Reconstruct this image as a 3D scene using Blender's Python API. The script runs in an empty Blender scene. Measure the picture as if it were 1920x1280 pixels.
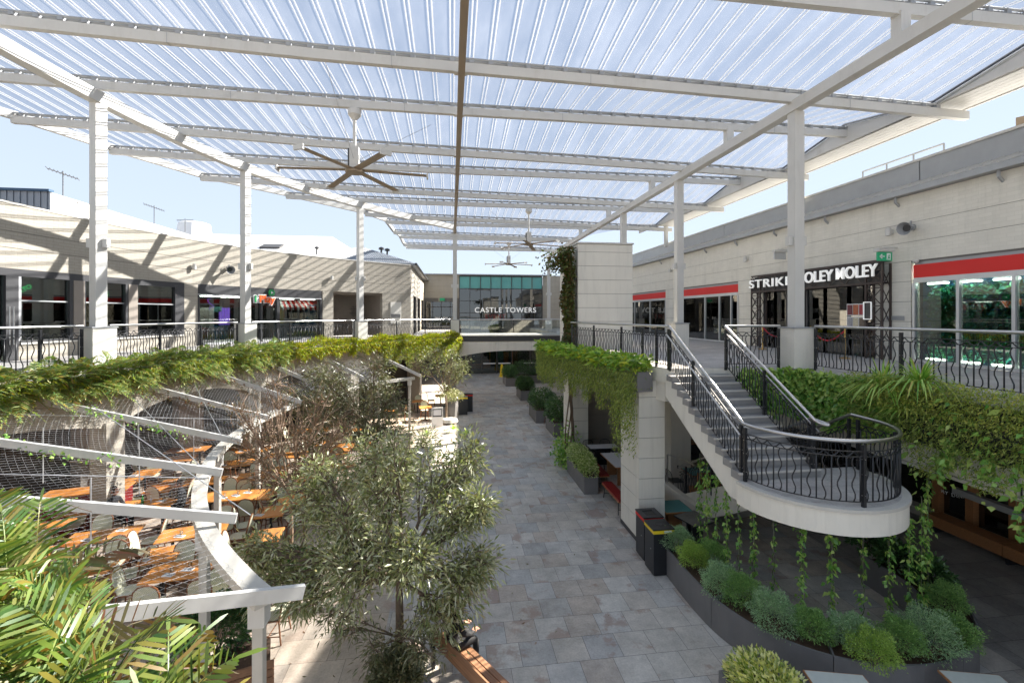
import bpy, math, random
import numpy as np
from mathutils import Vector, Matrix
random.seed(7); RNG = np.random.default_rng(11)
R = math.radians
SC = bpy.context.scene
COL = SC.collection

# ------------------------------------------------------------ camera, sky, sun, exposure
EYE, PSI, F, HZ = 6.2, R(7.6), 840.0, 590.0
cd = bpy.data.cameras.new('camera'); cam = bpy.data.objects.new('camera', cd); COL.objects.link(cam)
cam.location = (0, 0, EYE); cam.rotation_euler = (math.pi/2, 0, -PSI)
cd.sensor_width = 36; cd.lens = F/1920*36; cd.shift_y = -(640-HZ)/1920; cd.clip_start = .05; cd.clip_end = 2000
SC.camera = cam
SUN = Vector((1.0, .44, .785)).normalized()
w = bpy.data.worlds.new('World'); SC.world = w; w.use_nodes = True
nt = w.node_tree; nt.nodes.clear()
sky = nt.nodes.new('ShaderNodeTexSky'); sky.sky_type = 'NISHITA'; sky.sun_disc = False
sky.sun_elevation = math.asin(SUN.z); sky.sun_rotation = math.atan2(SUN.x, SUN.y)
sky.air_density = 1.0; sky.dust_density = .1; sky.ozone_density = 2.5
bg = nt.nodes.new('ShaderNodeBackground'); bg.inputs[1].default_value = .069
wo = nt.nodes.new('ShaderNodeOutputWorld')
hsv = nt.nodes.new('ShaderNodeHueSaturation'); hsv.inputs['Saturation'].default_value = .62
nt.links.new(sky.outputs[0], hsv.inputs['Color'])
tcw = nt.nodes.new('ShaderNodeTexCoord'); sp = nt.nodes.new('ShaderNodeSeparateXYZ'); nt.links.new(tcw.outputs['Generated'], sp.inputs[0])
cr = nt.nodes.new('ShaderNodeValToRGB'); nt.links.new(sp.outputs[2], cr.inputs[0])      # pale blue gradient laid over the sky to even its brightness
cr.color_ramp.elements[0].position = 0; cr.color_ramp.elements[0].color = (.67, .775, .91, 1); cr.color_ramp.elements[1].position = .6; cr.color_ramp.elements[1].color = (.55, .67, .86, 1)
vs_ = nt.nodes.new('ShaderNodeVectorMath'); vs_.operation = 'SCALE'; vs_.inputs['Scale'].default_value = 3.1; nt.links.new(cr.outputs[0], vs_.inputs[0])
mw = nt.nodes.new('ShaderNodeMix'); mw.data_type = 'RGBA'; mw.inputs[0].default_value = .93
nt.links.new(hsv.outputs[0], mw.inputs[6]); nt.links.new(vs_.outputs[0], mw.inputs[7]); nt.links.new(mw.outputs[2], bg.inputs[0]); nt.links.new(bg.outputs[0], wo.inputs[0])
sl = bpy.data.lights.new('sun', 'SUN'); sl.energy = 5.0; sl.angle = R(.5); sl.color = (1, .91, .78)
so = bpy.data.objects.new('sun', sl); COL.objects.link(so)
so.rotation_euler = (-SUN).to_track_quat('-Z', 'Y').to_euler()
SC.view_settings.view_transform = 'Standard'; SC.view_settings.look = 'None'
SC.view_settings.exposure = 2.42; SC.view_settings.gamma = 1
SC.render.engine = 'CYCLES'
cy = SC.cycles
cy.max_bounces = 8; cy.transparent_max_bounces = 14; cy.diffuse_bounces = 6; cy.glossy_bounces = 3; cy.transmission_bounces = 4
cy.caustics_reflective = False; cy.caustics_refractive = False; cy.sample_clamp_indirect = 6
U = 4.8            # level of the upper deck

def ray(px):
    u = (px-960)/F
    return math.sin(PSI)+u*math.cos(PSI), math.cos(PSI)-u*math.sin(PSI)
def at(px, py, z):                 # point at height z seen at a pixel of the photograph
    d = F*(EYE-z)/(py-HZ); a, b = ray(px)
    return Vector((a*d, b*d, z))
def atY(px, py, Y):
    a, b = ray(px); d = Y/b
    return Vector((a*d, Y, EYE-(py-HZ)/F*d))
def atX(px, py, X):
    a, b = ray(px); d = X/a
    return Vector((X, b*d, EYE-(py-HZ)/F*d))

# ------------------------------------------------------------ materials
def newmat(name):
    m = bpy.data.materials.new(name); m.use_nodes = True
    nt = m.node_tree; b = nt.nodes['Principled BSDF']
    return m, nt, b
def ND(nt, t, **k):
    n = nt.nodes.new(t)
    for a, v in k.items():
        if a.startswith('i_'):
            n.inputs[a[2:].replace('_', ' ')].default_value = v
        else: setattr(n, a, v)
    return n
def mix(nt, fac, a, b, mode='MIX'):
    n = nt.nodes.new('ShaderNodeMix'); n.data_type = 'RGBA'; n.blend_type = mode
    if isinstance(fac, (int, float)): n.inputs[0].default_value = fac
    else: nt.links.new(fac, n.inputs[0])
    for s, v in ((6, a), (7, b)):
        if isinstance(v, tuple): n.inputs[s].default_value = (*v[:3], 1)
        else: nt.links.new(v, n.inputs[s])
    return n.outputs[2]
def uvs(nt, scale=(1, 1, 1), kind='UV'):
    tc = nt.nodes.new('ShaderNodeTexCoord'); mp = nt.nodes.new('ShaderNodeMapping')
    mp.inputs['Scale'].default_value = scale
    nt.links.new(tc.outputs[kind], mp.inputs[0]); return mp.outputs[0]
def ramp(nt, src, stops):
    r = nt.nodes.new('ShaderNodeValToRGB'); nt.links.new(src, r.inputs[0])
    e = r.color_ramp.elements
    while len(e) < len(stops): e.new(.5)
    for i, (p, c) in enumerate(stops):
        e[i].position = p; e[i].color = (*c, 1) if len(c) == 3 else c
    return r.outputs[0]
def noise(nt, vec, sc, det=4, rough=.6):
    n = ND(nt, 'ShaderNodeTexNoise'); n.inputs['Scale'].default_value = sc; n.inputs['Detail'].default_value = det
    n.inputs['Roughness'].default_value = rough
    if vec is not None: nt.links.new(vec, n.inputs['Vector'])
    return n.outputs[0]
def bump(nt, b, h, st=.3, dist=.01):
    n = ND(nt, 'ShaderNodeBump'); n.inputs['Strength'].default_value = st; n.inputs['Distance'].default_value = dist
    nt.links.new(h, n.inputs['Height']); nt.links.new(n.outputs[0], b.inputs['Normal'])
def M_plain(name, c, rough=.6, metal=0, var=.12, sc=3, bmp=0, spec=.5, stain=None):
    m, nt, b = newmat(name)
    v = uvs(nt, kind='Object'); n = noise(nt, v, sc, 5)
    lo = tuple(x*(1-var) for x in c); hi = tuple(min(1, x*(1+var)) for x in c)
    col = mix(nt, n, lo, hi)
    if stain:
        n2 = noise(nt, uvs(nt, (1, 1, .25), 'Object'), 2.2, 6, .7)
        f = ramp(nt, n2, [(.52, (0, 0, 0)), (.72, (1, 1, 1))])
        col = mix(nt, f, col, stain)
    nt.links.new(col, b.inputs['Base Color'])
    b.inputs['Roughness'].default_value = rough; b.inputs['Metallic'].default_value = metal
    b.inputs['Specular IOR Level'].default_value = spec
    if bmp: bump(nt, b, noise(nt, v, sc*12, 4), bmp, .004)
    return m
def M_tiles(name, cols, tw, th, mortar, rust=.0, rough=.55, mcol=(.10, .10, .10), off=.35):
    m, nt, b = newmat(name); v = uvs(nt)
    br = ND(nt, 'ShaderNodeTexBrick', offset=off, offset_frequency=2)
    br.inputs['Scale'].default_value = 1; br.inputs['Mortar Size'].default_value = mortar
    br.inputs['Mortar Smooth'].default_value = .2
    br.inputs['Brick Width'].default_value = tw; br.inputs['Row Height'].default_value = th
    br.inputs['Color1'].default_value = (0, 0, 0, 1); br.inputs['Color2'].default_value = (1, 1, 1, 1); br.inputs['Mortar'].default_value = (.5, .5, .5, 1)
    nt.links.new(v, br.inputs['Vector'])
    base = ramp(nt, br.outputs['Color'], [(i/(len(cols)-1), c) for i, c in enumerate(cols)])
    n1 = noise(nt, v, 2.3, 8, .72); base = mix(nt, .75, base, ramp(nt, n1, [(.25, (.62, .62, .62)), (.5, (1, 1, 1)), (.78, (1.45, 1.42, 1.4))]), 'MULTIPLY')
    dirt = noise(nt, v, .35, 6, .75); base = mix(nt, .8, base, ramp(nt, dirt, [(.3, (.72, .70, .68)), (.55, (1.08, 1.08, 1.08))]), 'MULTIPLY')
    n1b = noise(nt, v, 26, 5, .8); base = mix(nt, .6, base, ramp(nt, n1b, [(.3, (.72, .72, .72)), (.5, (1, 1, 1)), (.7, (1.3, 1.3, 1.3))]), 'MULTIPLY')
    if rust:
        vv = ND(nt, 'ShaderNodeVectorMath', operation='MULTIPLY_ADD')      # jitter the stain field per tile
        nt.links.new(br.outputs['Color'], vv.inputs[0]); vv.inputs[1].default_value = (37, 91, 13); nt.links.new(v, vv.inputs[2])
        n2 = noise(nt, vv.outputs[0], 1.25, 7, .62)
        f = ramp(nt, n2, [(.56, (0, 0, 0)), (.62, (rust,)*3)])
        base = mix(nt, f, base, (.27, .165, .12))
    col = mix(nt, br.outputs['Fac'], base, mcol)
    nt.links.new(col, b.inputs['Base Color'])
    nt.links.new(ramp(nt, n1b, [(.3, (rough+.12,)*3), (.7, (rough-.12,)*3)]), b.inputs['Roughness'])
    inv = ND(nt, 'ShaderNodeMath', operation='SUBTRACT'); inv.inputs[0].default_value = 1; nt.links.new(br.outputs['Fac'], inv.inputs[1])
    ad = ND(nt, 'ShaderNodeMath', operation='MULTIPLY_ADD'); nt.links.new(n1b, ad.inputs[0]); ad.inputs[1].default_value = .25; nt.links.new(inv.outputs[0], ad.inputs[2])
    bump(nt, b, ad.outputs[0], .5, .004)
    return m
def M_wall(name, c, brick=True, streak=.10, mo=(.78, .77, .75, 1)):
    m, nt, b = newmat(name); v = uvs(nt)
    n = noise(nt, v, 1.1, 6, .65)
    col = mix(nt, n, tuple(x*.88 for x in c), tuple(min(1, x*1.08) for x in c))
    n2 = noise(nt, uvs(nt, (2.2, .22, 1)), 1.5, 6, .7)
    col = mix(nt, ramp(nt, n2, [(.5, (0, 0, 0)), (.8, (streak*4,)*3)]), col, tuple(x*.62 for x in c))
    h = noise(nt, v, 45, 3)
    if brick:
        br = ND(nt, 'ShaderNodeTexBrick'); br.inputs['Scale'].default_value = 1; br.inputs['Mortar Size'].default_value = .007
        br.inputs['Brick Width'].default_value = .30; br.inputs['Row Height'].default_value = .1; br.inputs['Mortar Smooth'].default_value = .3
        br.inputs['Color1'].default_value = (.94, .94, .94, 1); br.inputs['Color2'].default_value = (1, 1, 1, 1); br.inputs['Mortar'].default_value = mo
        nt.links.new(v, br.inputs['Vector'])
        col = mix(nt, 1, col, br.outputs['Color'], 'MULTIPLY')
        s = ND(nt, 'ShaderNodeMath', operation='MULTIPLY_ADD'); nt.links.new(br.outputs['Fac'], s.inputs[0]); s.inputs[1].default_value = -1.2; nt.links.new(h, s.inputs[2]); h = s.outputs[0]
    nt.links.new(col, b.inputs['Base Color']); b.inputs['Roughness'].default_value = .8
    bump(nt, b, h, .35, .006)
    return m
def M_wood(name, c1, c2, rough=.45, sc=(1, 14, 14), kind='Object'):
    m, nt, b = newmat(name); v = uvs(nt, sc, kind)
    n = noise(nt, v, 2.2, 6, .6)
    oi = ND(nt, 'ShaderNodeObjectInfo')
    col = mix(nt, ramp(nt, n, [(.3, (0, 0, 0)), (.7, (1, 1, 1))]), c1, c2)
    col = mix(nt, .35, col, ramp(nt, oi.outputs['Random'], [(0, (.65, .62, .6)), (1, (1.25, 1.2, 1.15))]), 'MULTIPLY')
    nt.links.new(col, b.inputs['Base Color']); b.inputs['Roughness'].default_value = rough
    bump(nt, b, n, .2, .003)
    return m
def M_leaf(name, cols, trans=.3, rough=.45, spec=.5):
    m, nt, b = newmat(name)
    g = ND(nt, 'ShaderNodeNewGeometry')
    col = ramp(nt, g.outputs['Random Per Island'], [(i/(len(cols)-1), c) for i, c in enumerate(cols)])
    nt.links.new(col, b.inputs['Base Color']); b.inputs['Roughness'].default_value = rough; b.inputs['Specular IOR Level'].default_value = spec
    t = ND(nt, 'ShaderNodeBsdfTranslucent')
    nt.links.new(mix(nt, 1, col, (1.25, 1.35, .7), 'MULTIPLY'), t.inputs[0])
    mx = ND(nt, 'ShaderNodeMixShader'); mx.inputs[0].default_value = trans
    nt.links.new(b.outputs[0], mx.inputs[1]); nt.links.new(t.outputs[0], mx.inputs[2])
    nt.links.new(mx.outputs[0], nt.nodes['Material Output'].inputs[0])
    return m
def M_glass(name, tint, refl=1.45, gloss_rough=.01, dens=.75):
    m, nt, b = newmat(name); nt.nodes.remove(b)
    tr = ND(nt, 'ShaderNodeBsdfTransparent'); tr.inputs[0].default_value = (*[x*dens for x in tint], 1)
    gl = ND(nt, 'ShaderNodeBsdfGlossy'); gl.inputs['Roughness'].default_value = gloss_rough; gl.inputs[0].default_value = (.80, .80, .78, 1)
    fr = ND(nt, 'ShaderNodeFresnel'); fr.inputs[0].default_value = refl
    mu = ND(nt, 'ShaderNodeMath', operation='MULTIPLY_ADD'); nt.links.new(fr.outputs[0], mu.inputs[0]); mu.inputs[1].default_value = 1.0; mu.inputs[2].default_value = .09
    mx = ND(nt, 'ShaderNodeMixShader'); nt.links.new(mu.outputs[0], mx.inputs[0]); nt.links.new(tr.outputs[0], mx.inputs[1]); nt.links.new(gl.outputs[0], mx.inputs[2])
    nt.links.new(mx.outputs[0], nt.nodes['Material Output'].inputs[0]); return m
def M_emit(name, c, s):
    m, nt, b = newmat(name); b.inputs['Base Color'].default_value = (*c, 1); b.inputs['Emission Color'].default_value = (*c, 1); b.inputs['Emission Strength'].default_value = s; return m

MT = {}
MT['paver'] = M_tiles('paver_stone', [(.33, .33, .325), (.43, .395, .35), (.47, .45, .415), (.41, .355, .305), (.37, .37, .365), (.49, .465, .43)], .62, .6, .004, rust=.55, mcol=(.10, .10, .10))
MT['tan'] = M_tiles('tan_paver', [(.40, .33, .265), (.49, .41, .33), (.44, .37, .30), (.36, .315, .27)], .95, .6, .004, rust=.3, mcol=(.14, .12, .10))
MT['deck'] = M_tiles('deck_tile', [(.34, .33, .32), (.41, .40, .385), (.37, .35, .34)], .6, .3, .004, rust=.12, mcol=(.14, .14, .14))
MT['dark_floor'] = M_tiles('dark_floor_tile', [(.26, .25, .235), (.34, .325, .305), (.30, .285, .27)], .6, .6, .004, mcol=(.05, .05, .05))
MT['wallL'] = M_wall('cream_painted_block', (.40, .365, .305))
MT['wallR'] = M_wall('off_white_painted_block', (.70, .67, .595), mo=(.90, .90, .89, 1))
MT['render'] = M_wall('rendered_wall', (.70, .67, .60), brick=False, streak=.13)
MT['joint'] = M_plain('joint_shadow_gap', (.16, .15, .14), .9)
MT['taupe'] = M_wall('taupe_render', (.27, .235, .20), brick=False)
MT['white'] = M_plain('white_painted_steel', (.56, .55, .52), .45, var=.06, stain=(.49, .475, .44), bmp=.08)
MT['white2'] = M_plain('white_roof_sheet', (.52, .53, .55), .5, var=.04)
MT['brown'] = M_plain('taupe_painted_beam', (.27, .21, .15), .5)
MT['weath'] = M_plain('weathered_white_timber', (.50, .475, .42), .6, var=.12, sc=6, stain=(.30, .25, .20), bmp=.3)
MT['black'] = M_plain('black_powder_coat', (.018, .019, .022), .38, var=.2)
MT['black2'] = M_plain('dark_frame', (.045, .045, .048), .45, var=.15)
MT['steel'] = M_plain('brushed_steel', (.52, .51, .50), .33, metal=1, var=.08, sc=10)
MT['alu'] = M_plain('aluminium_frame', (.55, .56, .57), .4, metal=.6, var=.05)
MT['galv'] = M_plain('galvanised_trim', (.34, .35, .36), .5, metal=.35, var=.15, sc=2)
MT['greyroof'] = M_plain('grey_metal_roof', (.22, .24, .27), .5, metal=.3, var=.15)
MT['planter'] = M_plain('charcoal_fibre_cement', (.15, .145, .145), .6, var=.22, sc=2.5, stain=(.17, .165, .165))
MT['soil'] = M_plain('bark_mulch', (.085, .05, .03), .95, var=.6, sc=40, bmp=1)
MT['tread'] = M_plain('stair_tile', (.25, .245, .24), .6, var=.2, sc=3)
MT['concrete'] = M_plain('pale_concrete', (.50, .48, .44), .7, var=.15, sc=4)
MT['red'] = M_plain('red_sign_panel', (.62, .016, .012), .55, var=.05)
MT['redvinyl'] = M_plain('red_vinyl', (.22, .018, .018), .3, var=.15)
MT['yellow'] = M_plain('yellow_plastic', (.75, .55, .02), .4)
MT['blue'] = M_plain('blue_paint', (.03, .30, .60), .5)
MT['navy'] = M_plain('navy_trim', (.02, .06, .12), .5)
MT['orangep'] = M_plain('orange_paint', (.7, .25, .02), .5)
MT['tabletop'] = M_wood('orange_timber_top', (.54, .20, .045), (.74, .33, .095), .35)
MT['timber'] = M_wood('brown_timber', (.20, .10, .055), (.32, .17, .09), .55)
MT['warmtimber'] = M_wood('warm_timber', (.30, .13, .05), (.42, .20, .085), .5)
MT['rattan'] = M_plain('rattan_cane', (.19, .075, .03), .4, var=.35, sc=20)
m, nt_, b_ = newmat('cream_weave'); MT['weave'] = m
ck = ND(nt_, 'ShaderNodeTexChecker'); ck.inputs['Scale'].default_value = 55
ck.inputs[1].default_value = (.74, .72, .56, 1); ck.inputs[2].default_value = (.42, .44, .31, 1)
nt_.links.new(uvs(nt_, kind='Object'), ck.inputs[0]); nt_.links.new(ck.outputs[0], b_.inputs['Base Color']); b_.inputs['Roughness'].default_value = .6
MT['teal'] = M_plain('teal_laminate', (.10, .30, .30), .4)
MT['paletop'] = M_plain('pale_laminate_top', (.50, .53, .50), .4, var=.1, sc=12)
MT['whitetop'] = M_plain('white_laminate_top', (.68, .68, .72), .25, var=.03)
MT['slate'] = M_plain('speckled_dark_top', (.17, .16, .14), .35, var=.5, sc=8)
MT['paper'] = M_plain('white_paper', (.8, .8, .8), .7, var=.05)
MT['glasswhite'] = M_emit('illuminated_white_letters', (.85, .85, .83), .07)  # faint glow added to keep the letters and frame white
MT['bark'] = M_plain('bark', (.16, .115, .08), .85, var=.45, sc=12, bmp=.6)
MT['redtwig'] = M_plain('brown_twig', (.27, .18, .115), .7, var=.3, sc=9)
MT['green_stem'] = M_plain('green_stem', (.09, .12, .035), .6)
MT['win'] = M_glass('shop_window_glass', (.62, .70, .68), 1.5, dens=.75)
MT['mirror'] = M_glass('reflective_curtain_glass', (.30, .28, .25), 1.75, .02, dens=.6)
MT['clear'] = M_glass('balustrade_glass', (.93, .97, .95), 1.4, dens=1)
m, nt_, b_ = newmat('teal_spandrel_glass'); MT['tealglass'] = m
b_.inputs['Base Color'].default_value = (.10, .34, .32, 1); b_.inputs['Roughness'].default_value = .12
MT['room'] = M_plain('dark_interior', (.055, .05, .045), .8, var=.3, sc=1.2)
MT['room2'] = M_plain('grey_interior', (.13, .13, .13), .8, var=.3, sc=1)
MT['lamp'] = M_emit('ceiling_lamp', (1, .85, .65), 9)
MT['lamp2'] = M_emit('display_lamp', (1, .95, .85), 11)  # added glow that brightens the play booth and foliage display
MT['purple'] = M_emit('purple_neon', (.22, .08, .60), .5)
MT['greenneon'] = M_emit('green_neon', (.02, .55, .14), .7)
MT['skin'] = M_plain('skin', (.50, .27, .19), .5, var=.06)
MT['hair'] = M_plain('brown_hair', (.05, .03, .02), .6)
MT['cloth'] = M_plain('black_cloth', (.012, .013, .016), .85)
MT['concreteblock'] = MT['render']
MT['exitgreen'] = M_emit('exit_sign_green', (.01, .22, .10), .08)
# clear corrugated canopy sheet: mostly see-through, scattering part of the sun
m, nt_, b_ = newmat('clear_polycarbonate'); nt_.nodes.remove(b_); MT['sheet'] = m
tr = ND(nt_, 'ShaderNodeBsdfTransparent'); tr.inputs[0].default_value = (.55, .59, .66, 1)
rf = ND(nt_, 'ShaderNodeBsdfRefraction'); rf.inputs['IOR'].default_value = 1.25; rf.inputs['Roughness'].default_value = .6; rf.inputs[0].default_value = (1, 1, 1, 1)
tl = ND(nt_, 'ShaderNodeBsdfTranslucent'); tl.inputs[0].default_value = (.72, .76, .85, 1)
m1 = ND(nt_, 'ShaderNodeMixShader'); m1.inputs[0].default_value = .55
nt_.links.new(tl.outputs[0], m1.inputs[1]); nt_.links.new(rf.outputs[0], m1.inputs[2])
m2 = ND(nt_, 'ShaderNodeMixShader')
nn = noise(nt_, uvs(nt_, (1, .3, 1), 'Object'), .8, 6, .7)
nt_.links.new(ramp(nt_, nn, [(.3, (.05,)*3), (.5, (.11,)*3), (.8, (.24,)*3)]), m2.inputs[0])
nt_.links.new(tr.outputs[0], m2.inputs[1]); nt_.links.new(m1.outputs[0], m2.inputs[2])
nt_.links.new(m2.outputs[0], nt_.nodes['Material Output'].inputs[0])
m, nt_, b_ = newmat('sheet_lap_seam'); nt_.nodes.remove(b_); MT['seam'] = m
tl = ND(nt_, 'ShaderNodeBsdfTranslucent'); tl.inputs[0].default_value = (.70, .70, .70, 1)
df = ND(nt_, 'ShaderNodeBsdfDiffuse'); df.inputs[0].default_value = (.8, .8, .82, 1)
m1 = ND(nt_, 'ShaderNodeMixShader'); m1.inputs[0].default_value = .25
nt_.links.new(tl.outputs[0], m1.inputs[1]); nt_.links.new(df.outputs[0], m1.inputs[2]); nt_.links.new(m1.outputs[0], nt_.nodes['Material Output'].inputs[0])
# foliage
MT['olive'] = M_leaf('silver_olive_leaf', [(.12, .15, .04), (.23, .26, .09), (.38, .39, .22), (.58, .56, .40), (.17, .21, .06), (.33, .33, .16), (.27, .22, .09)], .22, .36, .8)
MT['olive2'] = M_leaf('grey_green_leaf', [(.08, .095, .035), (.15, .165, .07), (.27, .26, .16), (.13, .13, .055), (.22, .17, .09)], .2, .4, .7)
MT['fern'] = M_leaf('fern_leaf', [(.08, .17, .05), (.15, .27, .06), (.28, .36, .08), (.38, .42, .13), (.11, .22, .10), (.40, .30, .06), (.22, .30, .14), (.30, .16, .04)], .35, .4)
MT['fernblue'] = M_leaf('blue_fern_leaf', [(.06, .13, .04), (.11, .20, .05), (.21, .29, .05), (.30, .36, .11), (.14, .23, .04), (.26, .13, .03), (.16, .24, .08), (.28, .33, .07), (.30, .24, .05)], .35, .4)
MT['yfern'] = M_leaf('yellow_green_leaf', [(.25, .33, .02), (.42, .44, .03), (.14, .24, .02), (.55, .50, .05), (.36, .22, .03), (.08, .16, .02)], .4, .4)
MT['hang'] = M_leaf('hanging_foliage', [(.15, .22, .05), (.27, .36, .07), (.42, .48, .12), (.22, .27, .08), (.09, .14, .03), (.50, .48, .12)], .35, .5)
MT['bright'] = M_leaf('bright_tropical_leaf', [(.13, .30, .04), (.28, .46, .07), (.45, .60, .12), (.09, .20, .03), (.55, .55, .05)], .4, .35)
MT['dark'] = M_leaf('dark_evergreen_leaf', [(.03, .08, .025), (.06, .13, .04), (.10, .19, .06), (.04, .09, .03)], .2, .35)
MT['greyball'] = M_leaf('grey_green_shrub_leaf', [(.19, .33, .17), (.30, .46, .24), (.42, .57, .33), (.15, .25, .12)], .25, .5)
MT['midball'] = M_leaf('mid_green_shrub_leaf', [(.13, .27, .08), (.22, .39, .11), (.32, .50, .15), (.10, .19, .06)], .25, .5)
MT['limeball'] = M_leaf('lime_shrub_leaf', [(.22, .36, .07), (.34, .50, .10), (.44, .56, .13), (.16, .28, .06)], .3, .5)
MT['varieg'] = M_leaf('yellow_variegated_leaf', [(.70, .66, .16), (.85, .82, .34), (.28, .36, .06), (.16, .24, .04), (.82, .80, .45), (.75, .70, .22)], .3, .4)
MT['vine'] = M_leaf('climber_leaf', [(.09, .24, .05), (.18, .38, .07), (.28, .48, .11), (.46, .56, .16), (.14, .32, .06)], .3, .35)
MT['ivy'] = M_leaf('ivy_leaf', [(.035, .07, .012), (.07, .11, .02), (.12, .13, .03), (.14, .06, .02), (.05, .09, .02)], .25, .5)
MT['tuft'] = M_leaf('strap_leaf', [(.14, .32, .05), (.26, .46, .08), (.40, .58, .14), (.50, .42, .10)], .35, .4)
MT['palevar'] = M_leaf('pale_variegated_leaf', [(.55, .60, .30), (.68, .70, .42), (.20, .32, .08), (.40, .50, .16), (.12, .20, .05)], .3, .4)
MT['redleaf'] = M_leaf('sparse_bronze_leaf', [(.16, .11, .05), (.22, .17, .10), (.10, .12, .05), (.28, .10, .05)], .25, .4)

# ------------------------------------------------------------ mesh helpers
def V(*a): return Vector(a)
class MB:
    def __init__(s): s.v = []; s.f = []
    def add(s, vs, fs):
        o = len(s.v); s.v += [tuple(v) for v in vs]; s.f += [tuple(i+o for i in f) for f in fs]; return s
    def box(s, c, d, rz=0, m=None):
        x, y, z = d[0]/2, d[1]/2, d[2]/2
        P = [Vector((a*x, b*y, e*z)) for e in (-1, 1) for b in (-1, 1) for a in (-1, 1)]
        rot = m or Matrix.Rotation(rz, 3, 'Z')
        return s.add([rot @ p + Vector(c) for p in P], [(0, 2, 3, 1), (4, 5, 7, 6), (0, 1, 5, 4), (2, 6, 7, 3), (0, 4, 6, 2), (1, 3, 7, 5)])
    def bar(s, a, b, w, h, up=(0, 0, 1)):
        a = Vector(a); b = Vector(b); d = (b-a).normalized(); up = Vector(up)
        sd = d.cross(up)
        sd = sd.normalized() if sd.length > 1e-4 else Vector((1, 0, 0))
        u2 = sd.cross(d).normalized()
        P = [p+sd*(i*w/2)+u2*(j*h/2) for p in (a, b) for i, j in ((-1, -1), (1, -1), (1, 1), (-1, 1))]
        return s.add(P, [(3, 2, 1, 0), (4, 5, 6, 7), (0, 1, 5, 4), (1, 2, 6, 5), (2, 3, 7, 6), (3, 0, 4, 7)])
    def tube(s, pts, r, n=8, cap=True):
        pts = [Vector(p) for p in pts]; m = len(pts)
        rr = r if isinstance(r, (list, tuple)) else [r]*m
        base = len(s.v); ref = Vector((0, 0, 1))
        prev = None
        for i, p in enumerate(pts):
            t = (pts[min(i+1, m-1)]-pts[max(i-1, 0)])
            t = t.normalized() if t.length > 1e-9 else Vector((0, 0, 1))
            if prev is None:
                a = t.cross(ref)
                if a.length < .1: a = t.cross(Vector((1, 0, 0)))
            else:
                a = prev - t*prev.dot(t)
                if a.length < 1e-5: a = t.cross(Vector((1, 0, 0)))
            a.normalize(); prev = a; b = t.cross(a)
            for k in range(n):
                q = 2*math.pi*k/n
                s.v.append(tuple(p+(a*math.cos(q)+b*math.sin(q))*rr[i]))
        for i in range(m-1):
            for k in range(n):
                k2 = (k+1) % n
                s.f.append((base+i*n+k, base+i*n+k2, base+(i+1)*n+k2, base+(i+1)*n+k))
        if cap:
            s.f.append(tuple(base+k for k in reversed(range(n)))); s.f.append(tuple(base+(m-1)*n+k for k in range(n)))
        return s
    def prism(s, poly, z0, z1):
        n = len(poly); a = sum(poly[i][0]*poly[(i+1) % n][1]-poly[(i+1) % n][0]*poly[i][1] for i in range(n))
        if a < 0: poly = list(reversed(poly))
        P = [(p[0], p[1], z0) for p in poly]+[(p[0], p[1], z1) for p in poly]
        return s.add(P, [tuple(reversed(range(n))), tuple(range(n, 2*n))]+[(i, (i+1) % n, n+(i+1) % n, n+i) for i in range(n)])
    def sheet(s, poly, z):
        n = len(poly); a = sum(poly[i][0]*poly[(i+1) % n][1]-poly[(i+1) % n][0]*poly[i][1] for i in range(n))
        if a < 0: poly = list(reversed(poly))
        return s.add([(p[0], p[1], z) for p in poly], [tuple(range(n))])
    def lathe(s, c, prof, n=16):
        base = len(s.v)
        for r, z in prof:
            for k in range(n):
                q = 2*math.pi*k/n; s.v.append((c[0]+r*math.cos(q), c[1]+r*math.sin(q), c[2]+z))
        for i in range(len(prof)-1):
            for k in range(n):
                k2 = (k+1) % n; s.f.append((base+i*n+k, base+i*n+k2, base+(i+1)*n+k2, base+(i+1)*n+k))
        s.f.append(tuple(base+k for k in reversed(range(n)))); s.f.append(tuple(base+(len(prof)-1)*n+k for k in range(n)))
        return s
    def loft(s, rings, closed=False):       # rings: list of cross sections (same length), each a closed loop
        base = len(s.v); m = len(rings[0])
        for r_ in rings: s.v += [tuple(p) for p in r_]
        nr = len(rings)
        for i in range(nr-(0 if closed else 1)):
            j = (i+1) % nr
            for k in range(m):
                k2 = (k+1) % m; s.f.append((base+i*m+k, base+i*m+k2, base+j*m+k2, base+j*m+k))
        if not closed:
            s.f.append(tuple(base+k for k in reversed(range(m)))); s.f.append(tuple(base+(nr-1)*m+k for k in range(m)))
        return s
    def build(s, name, mat, parent=None, smooth=False, **kw):
        me = bpy.data.meshes.new(name); me.from_pydata(s.v, [], s.f)
        return link(name, me, mat, parent, smooth, **kw)
def autouv(me):
    n = len(me.loops)
    if not n: return
    uv = me.uv_layers.new(name='UVMap')
    co = np.empty(len(me.vertices)*3); me.vertices.foreach_get('co', co); co = co.reshape(-1, 3)
    li = np.empty(n, int); me.loops.foreach_get('vertex_index', li)
    pn = np.empty(len(me.polygons)*3); me.polygons.foreach_get('normal', pn); pn = pn.reshape(-1, 3)
    lt = np.empty(len(me.polygons), int); me.polygons.foreach_get('loop_total', lt)
    N = np.repeat(pn, lt, axis=0); P = co[li]
    flat = np.abs(N[:, 2]) > .7
    l = np.maximum(np.hypot(N[:, 0], N[:, 1]), 1e-6)
    u = np.where(flat, P[:, 0], (-N[:, 1]*P[:, 0]+N[:, 0]*P[:, 1])/l); v = np.where(flat, P[:, 1], P[:, 2])
    uv.data.foreach_set('uv', np.stack([u, v], 1).ravel())
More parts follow.
